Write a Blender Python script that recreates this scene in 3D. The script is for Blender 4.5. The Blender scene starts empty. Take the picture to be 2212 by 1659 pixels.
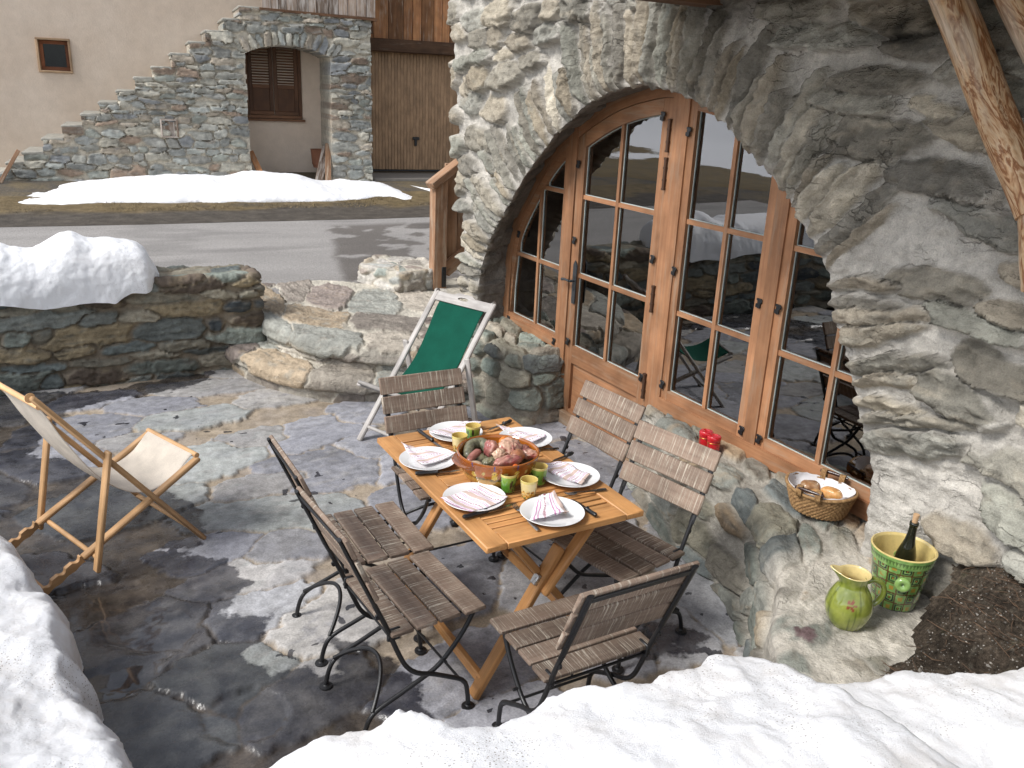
import bpy, math, random
import numpy as np
from math import radians, pi, sin, cos
random.seed(7)
C = bpy.context.scene
COL = C.collection
# ------------------------------------------------------------------ camera
F_, CX, CY, H = 1850.0, 1106.0, 829.5, 2.28          # focal length and centre in units of a 2212 px wide picture
def nrm(v):
    v = np.asarray(v, float); return v / np.linalg.norm(v)
UP = -nrm([861 - CX, 6198 - CY, F_])
YA = np.array([15 - CX, 142. - CY, F_]); YA = nrm(YA - UP * YA.dot(UP))
XA = np.cross(YA, UP)
RM = np.array([XA, YA, UP])
CAM = np.array([0, 0, H])
def ray(u, v): return RM @ np.array([u - CX, v - CY, F_])
def hitz(u, v, z=0.):
    d = ray(u, v); return CAM + d * ((z - H) / d[2])
def hitx(u, v, x):
    d = ray(u, v); return CAM + d * (x / d[0])
def hity(u, v, y):
    d = ray(u, v); return CAM + d * (y / d[1])
FA = radians(7); FS = np.array([cos(FA), -sin(FA), 0]); FN = np.array([sin(FA), cos(FA), 0])
def hitn(u, v, n):                                   # plane parallel to the far house front; gives (s, z)
    d = ray(u, v); p = CAM + d * (n / d.dot(FN)); return p.dot(FS), p[2]
def fpt(s, n, z): return FS * s + FN * n + np.array([0, 0, z])
def gz(x, y):
    return .42 + .05 * np.maximum(x * FN[0] + y * FN[1] - 7, -3)
def hitg(u, v):
    d = ray(u, v); k = .05 * FN
    t = (.42 - .35 - H) / (d[2] - d.dot(k)); return CAM + d * t
cam = bpy.data.cameras.new('camera'); co = bpy.data.objects.new('camera', cam); COL.objects.link(co)
from mathutils import Matrix, Vector
M4 = Matrix.Identity(4)
for i in range(3):
    M4[i][0] = RM[i, 0]; M4[i][1] = -RM[i, 1]; M4[i][2] = -RM[i, 2]; M4[i][3] = CAM[i]
co.matrix_world = M4
cam.sensor_width = 36; cam.lens = 36 * F_ / 2212; cam.clip_end = 500; cam.clip_start = .05
C.camera = co
# ------------------------------------------------------------------ noise
_RS = np.random.RandomState(1234); _PT = _RS.permutation(4096).astype(np.int32); _PV = _RS.rand(4096).astype(np.float32)
def _h2(ix, iy, k): return (_PT[(ix + _PT[(iy + k) & 4095]) & 4095])
def vn(x, y, z=0., s=0):
    x = np.asarray(x, np.float32); y = np.asarray(y, np.float32); flat2 = np.ndim(z) == 0
    fx, fy = np.floor(x), np.floor(y); u, v = x - fx, y - fy; ix, iy = fx.astype(np.int32), fy.astype(np.int32)
    u, v = u * u * (3 - 2 * u), v * v * (3 - 2 * v)
    if flat2: layers = ((int(math.floor(z * 7.13)) * 131 + s * 977, 1.),)
    else:
        z = np.asarray(z, np.float32); fz = np.floor(z); w = z - fz; w = w * w * (3 - 2 * w); iz = fz.astype(np.int32); layers = ((iz * 131 + s * 977, 1 - w), ((iz + 1) * 131 + s * 977, w))
    r = 0
    for k, wt in layers:
        a = _PT[(iy + k) & 4095]; c = _PT[(iy + 1 + k) & 4095]
        p = _PV[_PT[(ix + a) & 4095]]; q = _PV[_PT[(ix + 1 + a) & 4095]]; g = _PV[_PT[(ix + c) & 4095]]; h = _PV[_PT[(ix + 1 + c) & 4095]]
        p = p + (q - p) * u; g = g + (h - g) * u; r = r + (p + (g - p) * v) * wt
    return r
def fbm(x, y, z=0., s=0, o=4, g=.5):
    r = 0; a = 1; t = 0; x = np.asarray(x, np.float32); y = np.asarray(y, np.float32); z = z if np.ndim(z) == 0 else np.asarray(z, np.float32)
    for k in range(o):
        r = r + a * (vn(x + 17.3 * k, y - 9.1 * k, z, s + k) - .5); t += a; a *= g
        x, y = 2 * (x * .8 - y * .6), 2 * (x * .6 + y * .8)
        if np.ndim(z): x, z = x * .8 - z * 1.2, x * .6 + z * 1.6
    return r / t * 2          # about -1..1
def ss(a, b, x):
    t = np.clip((x - a) / (b - a), 0, 1); return t * t * (3 - 2 * t)
def mix(a, b, t): return a + (b - a) * t
# ------------------------------------------------------------------ materials
def lin(c): return tuple(((x / 12.92) if x <= .04045 else ((x + .055) / 1.055) ** 2.4) for x in c)
class NT:
    def __init__(s, name):
        s.m = bpy.data.materials.new(name); s.m.use_nodes = True; s.t = s.m.node_tree; s.n = s.t.nodes; s.l = s.t.links
        s.b = s.n['Principled BSDF']; s.out = s.n['Material Output']
    def new(s, t, **k):
        n = s.n.new(t)
        for a, b in k.items(): setattr(n, a, b)
        return n
    def put(s, sock, v):
        if isinstance(v, bpy.types.NodeSocket): s.l.new(v, sock)
        elif isinstance(v, (tuple, list)) and len(v) == 3 and sock.type == 'RGBA': sock.default_value = (*v, 1)
        else: sock.default_value = v
    def attr(s, name, out='Color'): return s.new('ShaderNodeAttribute', attribute_name=name).outputs[out]
    def obj(s): return s.new('ShaderNodeTexCoord').outputs['Object']
    def mp(s, v, scale=(1, 1, 1), loc=(0, 0, 0), rot=(0, 0, 0)):
        n = s.new('ShaderNodeMapping'); s.put(n.inputs[0], v); n.inputs['Scale'].default_value = scale; n.inputs['Location'].default_value = loc; n.inputs['Rotation'].default_value = rot; return n.outputs[0]
    def noise(s, v, scale, detail=4, rough=.55, dist=0, out=0):
        n = s.new('ShaderNodeTexNoise'); s.put(n.inputs['Vector'], v); n.inputs['Scale'].default_value = scale; n.inputs['Detail'].default_value = detail; n.inputs['Roughness'].default_value = rough; n.inputs['Distortion'].default_value = dist; return n.outputs[out]
    def vor(s, v, scale, feature='F1', out='Distance', rand=1):
        n = s.new('ShaderNodeTexVoronoi', feature=feature); s.put(n.inputs['Vector'], v); n.inputs['Scale'].default_value = scale; n.inputs['Randomness'].default_value = rand; return n.outputs[out]
    def ramp(s, f, stops, interp='LINEAR'):
        n = s.new('ShaderNodeValToRGB'); s.put(n.inputs[0], f); r = n.color_ramp; r.interpolation = interp
        while len(r.elements) < len(stops): r.elements.new(.5)
        for e, (p, c) in zip(r.elements, stops):
            e.position = p; e.color = (*c, 1) if isinstance(c, (tuple, list)) else (c, c, c, 1)
        return n.outputs[0]
    def mix(s, f, a, b, mode='MIX'):
        n = s.new('ShaderNodeMix', data_type='RGBA', blend_type=mode); s.put(n.inputs[0], f); s.put(n.inputs[6], a); s.put(n.inputs[7], b); return n.outputs[2]
    def math(s, op, a, b=0., c=0.):
        n = s.new('ShaderNodeMath', operation=op); s.put(n.inputs[0], a); s.put(n.inputs[1], b); s.put(n.inputs[2], c); return n.outputs[0]
    def mr(s, v, a, b, c=0., d=1.):
        n = s.new('ShaderNodeMapRange'); s.put(n.inputs[0], v)
        for i, x in enumerate((a, b, c, d)): s.put(n.inputs[i + 1], x)
        return n.outputs[0]
    def rnd(s): return s.new('ShaderNodeObjectInfo').outputs['Random']
    def bump(s, h, st=.3, dist=.01, nrm=None):
        n = s.new('ShaderNodeBump'); s.put(n.inputs['Height'], h); s.put(n.inputs['Strength'], st); n.inputs['Distance'].default_value = dist
        if nrm is not None: s.put(n.inputs['Normal'], nrm)
        return n.outputs[0]
    def set(s, **k):
        for a, v in k.items():
            s.put(s.b.inputs[{'base': 'Base Color', 'rough': 'Roughness', 'nrm': 'Normal', 'metal': 'Metallic', 'spec': 'Specular IOR Level', 'coat': 'Coat Weight', 'coatr': 'Coat Roughness', 'sss': 'Subsurface Weight', 'sssr': 'Subsurface Radius', 'ssss': 'Subsurface Scale', 'trans': 'Transmission Weight', 'sheen': 'Sheen Weight'}[a]], v)
        return s.m
def plain(name, c, rough=.5, metal=0, spec=.5, coat=0, bumpy=0, bs=200, var=.12):
    t = NT(name); o = t.obj()
    n = t.noise(o, 12, 4); base = t.mix(t.mr(n, .3, .7, 0, 1), tuple(x * (1 - var) for x in c), tuple(min(1, x * (1 + var)) for x in c))
    t.set(base=base, rough=t.mr(t.noise(o, 40, 3), .3, .7, max(0, rough - .08), min(1, rough + .08)), metal=metal, spec=spec, coat=coat)
    if bumpy: t.set(nrm=t.bump(t.noise(o, bs, 3), bumpy, .004))
    return t.m
def mat_stone(name, rough=.88, fine=45, b1=.55, sparkle=.16, layer=(14, 4, 46), lw=.35, crk=.22):
    t = NT(name); o = t.obj(); c = t.attr('Col')
    n0 = t.noise(o, 6, 6, .6); n1 = t.noise(o, fine * .55, 7, .68); n2 = t.noise(o, fine * 4, 3, .6); ly = t.noise(t.mp(o, layer), 1, 6, .66, .25); pit = t.vor(o, fine * .9)
    v = t.mr(n1, .25, .75, .74, 1.24); v2 = t.mr(n2, .3, .7, 1 - sparkle, 1 + sparkle); v0 = t.mr(n0, .3, .7, .78, 1.2); vl = t.mr(ly, .3, .7, .92, 1.07)
    wv = t.new('ShaderNodeVectorMath', operation='ADD'); t.l.new(t.mp(o, (5, 5, 17)), wv.inputs[0]); dn = t.new('ShaderNodeVectorMath', operation='SCALE'); t.l.new(t.noise(o, 9, 5, .6, 0, 1), dn.inputs[0]); dn.inputs['Scale'].default_value = 1.6; t.l.new(dn.outputs[0], wv.inputs[1])
    ck = t.vor(wv.outputs[0], 1.0, 'DISTANCE_TO_EDGE'); cmask = t.mr(t.noise(o, 4.5, 4, .6), .52, .64, 0, 1); crack = t.math('MULTIPLY', t.mr(ck, .0, .045, 1, 0), cmask)
    base = t.mix(1, t.mix(1, t.mix(1, t.mix(1, c, v, 'MULTIPLY'), v2, 'MULTIPLY'), v0, 'MULTIPLY'), vl, 'MULTIPLY')
    base = t.mix(t.math('MULTIPLY', crack, crk), base, (.06, .055, .045))
    h = t.math('SUBTRACT', t.math('ADD', t.math('ADD', t.math('MULTIPLY', n1, .8), t.math('MULTIPLY', n2, .12)), t.math('ADD', t.math('MULTIPLY', ly, lw), t.math('MULTIPLY', t.mr(pit, 0, .35, 0, 1), .12))), t.math('MULTIPLY', crack, crk * 1.3))
    return t.set(base=base, rough=rough, nrm=t.bump(h, b1, .026), spec=.22)
def mat_floor():
    t = NT('flagstone'); o = t.obj(); c = t.attr('Col'); w = t.attr('wet', 'Fac'); pud = t.attr('pud', 'Fac')
    n1 = t.noise(o, 14, 7, .65); n2 = t.noise(o, 110, 4, .6)
    wn = t.math('ADD', w, t.math('MULTIPLY', t.math('SUBTRACT', t.noise(o, 9, 8, .62), .5), .62))
    wm = t.mr(wn, .47, .53, 0, 1)
    base = t.mix(1, t.mix(1, c, t.mr(n1, .25, .75, .62, 1.36), 'MULTIPLY'), t.mr(n2, .3, .7, .78, 1.22), 'MULTIPLY')
    blue = t.mix(t.mr(t.noise(o, 3.5, 5, .6), .45, .65, 0, .22), base, (.20, .205, .25))
    base = t.mix(t.mr(c, .1, .4, 1, 1), base, blue)
    wetc = t.mix(1, base, t.mix(t.mr(t.noise(o, 6, 5), .4, .6, 0, 1), (.125, .128, .15), (.27, .268, .28)), 'MULTIPLY')
    base = t.mix(wm, base, wetc)
    r = t.mix(wm, (.85,) * 3, t.mix(t.mr(n1, .4, .62, 0, 1), (.16,) * 3, (.42,) * 3))
    r = t.mix(pud, r, (.03,) * 3)
    h = t.math('ADD', t.math('MULTIPLY', n1, 1.0), t.math('MULTIPLY', n2, .25))
    st = t.math('MULTIPLY', t.math('SUBTRACT', 1.0, pud), t.mr(wm, 0, 1, .5, .3))
    return t.set(base=base, rough=r, nrm=t.bump(h, st, .012), spec=t.mr(wm, 0, 1, .25, .5))
def mat_snow(dirt=1.0):
    t = NT('snow'); o = t.obj()
    g = t.noise(o, 85, 8, .82); l = t.noise(o, 5, 4, .6)
    sp = t.vor(o, 95, 'F1'); keep = t.mr(t.noise(o, 2.2, 5, .65), .48, .62, 0, 1)
    dot = t.math('MULTIPLY', t.mr(sp, .16, .30, 1, 0), keep)
    smear = t.math('MULTIPLY', t.mr(t.noise(o, 3.1, 7, .72), .48, .74, 0, .55), dirt)
    base = t.mix(smear, (.86, .862, .872), (.58, .515, .44))
    base = t.mix(t.math('MULTIPLY', dot, .75 * dirt), base, (.20, .15, .11))
    return t.set(base=base, rough=.75, nrm=t.bump(g, .5, .016), spec=.3)
def wood(name, a, b, pale=None, along=(2.2, 60, 60), streak=(.45, .7), rough=.6, across=None, grain=.25, coat=0, rv=.35, knots=0):
    """a, b: two tones of the grain; across: pale scratches running across the board"""
    t = NT(name); v = t.attr('wc', 'Vector'); r = t.attr('rn', 'Fac')
    n = t.noise(t.mp(v, along), 1, 6, .6, .4)
    base = t.mix(t.mr(n, .28, .72, 0, 1), a, b)
    big = t.noise(t.mp(v, (5, 7, 7)), 1, 4)
    base = t.mix(1, base, t.mr(big, .3, .7, .72, 1.25), 'MULTIPLY')
    base = t.mix(1, base, t.mr(r, 0, 1, 1 - rv, 1 + rv), 'MULTIPLY')
    h = n
    if pale is not None:
        if across:
            s = t.noise(t.mp(v, across), 1, 5, .7, .2); msk = t.mr(t.noise(t.mp(v, (9, 16, 16)), 1, 3), .32, .62, .25, 1)
            k = t.math('MULTIPLY', t.mr(s, streak[0], streak[1], 0, 1), msk)
            h = t.math('SUBTRACT', t.math('MULTIPLY', n, .4), t.math('MULTIPLY', k, .6))
        else:
            s = t.noise(t.mp(v, (3, 25, 25)), 1, 5, .65); k = t.mr(s, streak[0], streak[1], 0, 1)
        base = t.mix(t.math('MULTIPLY', k, .85), base, pale)
    if knots:
        kd = t.vor(t.mp(v, (3.2, 9, 9)), 1.0); base = t.mix(t.mr(kd, .02, .12, knots, 0), base, tuple(x * .35 for x in a))
    ro = t.rnd(); base = t.mix(1, base, t.mr(ro, 0, 1, .80, 1.18), 'MULTIPLY')
    return t.set(base=base, rough=rough, nrm=t.bump(h, grain, .004), spec=.3, coat=coat)
def mat_col(name, rough=.3, coat=0, bump=0, bs=90, spec=.5, var=.2):
    t = NT(name); o = t.obj(); c = t.attr('Col'); n = t.noise(o, 55, 5, .6)
    base = t.mix(1, c, t.mr(n, .3, .7, 1 - var, 1 + var), 'MULTIPLY')
    t.set(base=base, rough=rough, coat=coat, coatr=.06, spec=spec)
    if bump: t.set(nrm=t.bump(t.noise(o, bs, 4), bump, .006))
    return t.m
def mat_glass(name='window_glass', tint=(.93, .96, .95), ior=2.8):
    t = NT(name); t.n.remove(t.b)
    fr = t.new('ShaderNodeFresnel'); fr.inputs[0].default_value = ior
    tr = t.new('ShaderNodeBsdfTransparent'); tr.inputs[0].default_value = (*tint, 1)
    gl = t.new('ShaderNodeBsdfGlossy'); gl.inputs['Roughness'].default_value = 0.0; gl.inputs[0].default_value = (1, 1, 1, 1)
    wob = t.bump(t.noise(t.obj(), 2.2, 1), .02, .01); t.l.new(wob, gl.inputs['Normal'])
    mx = t.new('ShaderNodeMixShader'); t.l.new(fr.outputs[0], mx.inputs[0]); t.l.new(tr.outputs[0], mx.inputs[1]); t.l.new(gl.outputs[0], mx.inputs[2])
    t.l.new(mx.outputs[0], t.out.inputs[0]); return t.m
# ------------------------------------------------------------------ mesh building
def finish(me, name, mats, parent=None, angle=35):
    for m in (mats if isinstance(mats, (list, tuple)) else [mats]): me.materials.append(m)
    me.validate(); me.update()
    if angle: me.set_sharp_from_angle(angle=radians(angle))
    o = bpy.data.objects.new(name, me); COL.objects.link(o)
    if parent is not None: o.parent = parent
    return o
def gridmesh(P, name, mats, parent=None, attrs=None, keep=None, closed_u=False, flip=False):
    n, m = P.shape[:2]; idx = np.arange(n * m).reshape(n, m)
    if closed_u: idx = np.vstack([idx, idx[:1]])
    a, b, c, d = idx[:-1, :-1], idx[1:, :-1], idx[1:, 1:], idx[:-1, 1:]
    q = np.stack([a, b, c, d] if not flip else [a, d, c, b], -1)
    if keep is not None: q = q[keep]
    q = q.reshape(-1, 4); me = bpy.data.meshes.new(name)
    me.vertices.add(n * m); me.vertices.foreach_set('co', P.reshape(-1).astype(np.float32))
    me.loops.add(q.size); me.loops.foreach_set('vertex_index', q.reshape(-1).astype(np.int32))
    me.polygons.add(len(q)); me.polygons.foreach_set('loop_start', np.arange(0, q.size, 4, dtype=np.int32))
    me.polygons.foreach_set('use_smooth', np.ones(len(q), dtype=bool)); me.update(calc_edges=True)
    for k, v in (attrs or {}).items(): setattr_(me, k, v)
    return finish(me, name, mats, parent, 0)
def setattr_(me, k, v):
    v = np.asarray(v, np.float32); nv = len(me.vertices)
    if v.size == nv:
        a = me.attributes.new(k, 'FLOAT', 'POINT'); a.data.foreach_set('value', v.reshape(-1))
    elif k == 'Col':
        a = me.attributes.new(k, 'FLOAT_COLOR', 'POINT'); a.data.foreach_set('color', np.c_[v.reshape(nv, 3), np.ones(nv)].astype(np.float32).reshape(-1))
    else:
        a = me.attributes.new(k, 'FLOAT_VECTOR', 'POINT'); a.data.foreach_set('vector', v.reshape(-1))
def frame(d, up=(0, 0, 1)):
    d = nrm(d); up = np.asarray(up, float)
    if abs(d.dot(nrm(up))) > .98: up = np.array([1., 0, 0]) if abs(d[0]) < .9 else np.array([0, 1., 0])
    s = nrm(np.cross(up, d)); u = np.cross(d, s); return np.array([d, s, u]).T        # columns: length, side, up
class MB:
    def __init__(s): s.v = []; s.f = []; s.wc = []; s.rn = []; s.sm = []; s.mi = []; s.col = []
    def add(s, v, f, wc=None, sm=False, mi=0, rn=None, col=None):
        o = len(s.v); v = np.asarray(v, float); s.v += v.tolist(); s.f += [[i + o for i in q] for q in f]
        w = np.asarray(v if wc is None else wc, float) + np.array([random.random() * 9, random.random() * 9, random.random() * 9]); s.wc += w.tolist()
        s.rn += [random.random() if rn is None else rn] * len(v); s.sm += [sm] * len(f); s.mi += [mi] * len(f)
        s.col += ([col] * len(v) if col is None or len(col) == 3 and not hasattr(col[0], '__len__') else list(map(tuple, col))); return s
    def box(s, c, size, M=None, bev=.003, mi=0, rn=None):
        hx, hy, hz = [x / 2 for x in size]; b = min(bev, hx * .6, hy * .6, hz * .6); V = []; ix = {}
        for sx in (-1, 1):
            for sy in (-1, 1):
                for sz in (-1, 1):
                    for a, p in enumerate(((hx, hy - b, hz - b), (hx - b, hy, hz - b), (hx - b, hy - b, hz))):
                        ix[sx, sy, sz, a] = len(V); V.append((sx * p[0], sy * p[1], sz * p[2]))
        Fc = []
        for a in range(3):
            o1, o2 = [(1, 2), (2, 0), (0, 1)][a]
            for sg in (-1, 1):
                q = []
                for u, w in ((-1, -1), (1, -1), (1, 1), (-1, 1)):
                    k = [0, 0, 0]; k[a] = sg; k[o1] = u; k[o2] = w; q.append(ix[k[0], k[1], k[2], a])
                Fc.append(q if sg > 0 else q[::-1])
        for a in range(3):                                     # edges along axis a
            o1, o2 = [(1, 2), (2, 0), (0, 1)][a]
            for u in (-1, 1):
                for w in (-1, 1):
                    k0 = [0, 0, 0]; k1 = [0, 0, 0]; k0[a] = -1; k1[a] = 1
                    for k in (k0, k1): k[o1] = u; k[o2] = w
                    q = [ix[(*k0, o1)], ix[(*k1, o1)], ix[(*k1, o2)], ix[(*k0, o2)]]
                    Fc.append(q if u * w < 0 else q[::-1])
        for sx in (-1, 1):
            for sy in (-1, 1):
                for sz in (-1, 1):
                    q = [ix[sx, sy, sz, 0], ix[sx, sy, sz, 1], ix[sx, sy, sz, 2]]; Fc.append(q if sx * sy * sz > 0 else q[::-1])
        L = np.array(V); W = L.copy(); o = np.argsort([-x for x in size]); W = L[:, o]
        P = (L @ np.asarray(M).T if M is not None else L) + np.asarray(c, float)
        return s.add(P, Fc, W, False, mi, rn)
    def bar(s, p0, p1, w, h, up=(0, 0, 1), bev=.003, mi=0, rn=None):
        p0, p1 = np.asarray(p0, float), np.asarray(p1, float); d = p1 - p0
        return s.box((p0 + p1) / 2, (np.linalg.norm(d), w, h), frame(d, up), bev, mi, rn)
    def tube(s, path, r, n=10, mi=0, caps=True, flat=None, rn=None, up=(0, 0, 1), closed=False):
        P = np.asarray(path, float); k = len(P); R = np.broadcast_to(np.asarray(r, float), (k,)); V = []; W = []
        T = np.gradient(P, axis=0) if not closed else np.roll(P, -1, 0) - np.roll(P, 1, 0)
        M = frame(T[0], up); sd, u = M[:, 1], M[:, 2]; ln = 0
        for i in range(k):
            d = nrm(T[i]); sd = nrm(sd - d * d.dot(sd)); u = np.cross(d, sd); ln += 0 if i == 0 else np.linalg.norm(P[i] - P[i - 1])
            for j in range(n):
                a = 2 * pi * j / n; x, y = cos(a) * R[i] * (flat or 1), sin(a) * R[i]; V.append(P[i] + sd * x + u * y); W.append((ln, x, y))
        Fc = [[i * n + j, i * n + (j + 1) % n, (i + 1) % k * n + (j + 1) % n, (i + 1) % k * n + j] for i in range(k if closed else k - 1) for j in range(n)]
        if caps and not closed: Fc += [list(range(n))[::-1], list(range((k - 1) * n, k * n))]
        return s.add(V, Fc, W, True, mi, rn)
    def lathe(s, prof, n=48, c=(0, 0, 0), mi=0, closed=False, M=None, colf=None):
        V = []; W = []; cl = []
        for (r, z) in prof:
            for j in range(n):
                a = 2 * pi * j / n; V.append((r * cos(a), r * sin(a), z)); W.append((z, r * cos(a), r * sin(a)))
                if colf: cl.append(colf(a, r, z, len(cl) // n))
        k = len(prof); Fc = [[i * n + j, i * n + (j + 1) % n, (i + 1) * n + (j + 1) % n, (i + 1) * n + j] for i in range(k - 1) for j in range(n)]
        V = np.array(V)
        if M is not None: V = V @ np.asarray(M).T
        return s.add(V + np.asarray(c, float), Fc, W, True, mi, col=cl if colf else None)
    def prism(s, poly, x0, x1, mp, mi=0, rn=None, ax=1):
        """poly: 2D outline; mp(a, b, x) -> 3D; extruded from x0 to x1"""
        n = len(poly); V = [mp(a, b, x0) for a, b in poly] + [mp(a, b, x1) for a, b in poly]
        W = [((b, a, 0) if ax else (a, b, 0)) for a, b in poly] + [((b, a, .02) if ax else (a, b, .02)) for a, b in poly]
        Fc = [list(range(n))[::-1], list(range(n, 2 * n))] + [[i, (i + 1) % n, n + (i + 1) % n, n + i] for i in range(n)]
        return s.add(V, Fc, W, False, mi, rn)
    def build(s, name, mats, parent=None, angle=40):
        flatf = angle == 0
        me = bpy.data.meshes.new(name); me.from_pydata(s.v, [], s.f)
        me.polygons.foreach_set('use_smooth', (np.array(s.sm, bool) if flatf else np.ones(len(s.f), dtype=bool))); me.polygons.foreach_set('material_index', np.array(s.mi, np.int32))
        setattr_(me, 'wc', np.array(s.wc)); setattr_(me, 'rn', np.array(s.rn))
        if any(c is not None for c in s.col): setattr_(me, 'Col', np.array([c if c is not None else (.5, .5, .5) for c in s.col]))
        me.update(); bm_fix(me); return finish(me, name, mats, parent, angle)
import bmesh
def bm_fix(me):
    b = bmesh.new(); b.from_mesh(me); bmesh.ops.recalc_face_normals(b, faces=b.faces); b.to_mesh(me); b.free()
def tag(o, label=None, cat=None, group=None, kind=None):
    if label: o['label'] = label
    if cat: o['category'] = cat
    if group: o['group'] = group
    if kind: o['kind'] = kind
    return o
def thing(name, label, cat, loc=(0, 0, 0), rz=0, group=None):
    o = bpy.data.objects.new(name, None); COL.objects.link(o); o.location = loc; o.rotation_euler = (0, 0, rz); o.empty_display_size = .1
    return tag(o, label, cat, group)
def dup(root, loc, rz=0, label=None, scale=None):
    r = root.copy(); COL.objects.link(r); r.location = loc; r.rotation_euler = (0, 0, rz)
    if label: r['label'] = label
    for ch in list(root.children):
        c = ch.copy(); COL.objects.link(c); c.parent = r
        for g in list(ch.children):
            d = g.copy(); COL.objects.link(d); d.parent = c
    return r
def spline(pts, n):
    P = np.asarray(pts, float); d = np.r_[0, np.cumsum(np.linalg.norm(np.diff(P, axis=0), axis=1))]; Q = np.vstack([2 * P[0] - P[1], P, 2 * P[-1] - P[-2]])
    out = []
    for x in np.linspace(0, d[-1], n):
        i = min(max(np.searchsorted(d, x, 'right') - 1, 0), len(P) - 2); t = (x - d[i]) / max(d[i + 1] - d[i], 1e-9)
        a, b, c, e = Q[i], Q[i + 1], Q[i + 2], Q[i + 3]
        out.append(.5 * (2 * b + (c - a) * t + (2 * a - 5 * b + 4 * c - e) * t * t + (3 * b - a - 3 * c + e) * t ** 3))
    return np.array(out)
def poly_sd(X, Y, poly):
    """signed distance to a polygon, positive inside"""
    P = np.asarray(poly, float); d = np.full(X.shape, 1e9); ins = np.zeros(X.shape, bool)
    for i in range(len(P)):
        a, b = P[i], P[(i + 1) % len(P)]; e = b - a; wx, wy = X - a[0], Y - a[1]
        t = np.clip((wx * e[0] + wy * e[1]) / max(e.dot(e), 1e-12), 0, 1); d = np.minimum(d, np.hypot(wx - t * e[0], wy - t * e[1]))
        c = (a[1] > Y) != (b[1] > Y); ins ^= c & (X < e[0] * (Y - a[1]) / (e[1] if abs(e[1]) > 1e-12 else 1e-12) + a[0])
    return np.where(ins, d, -d)
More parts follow.
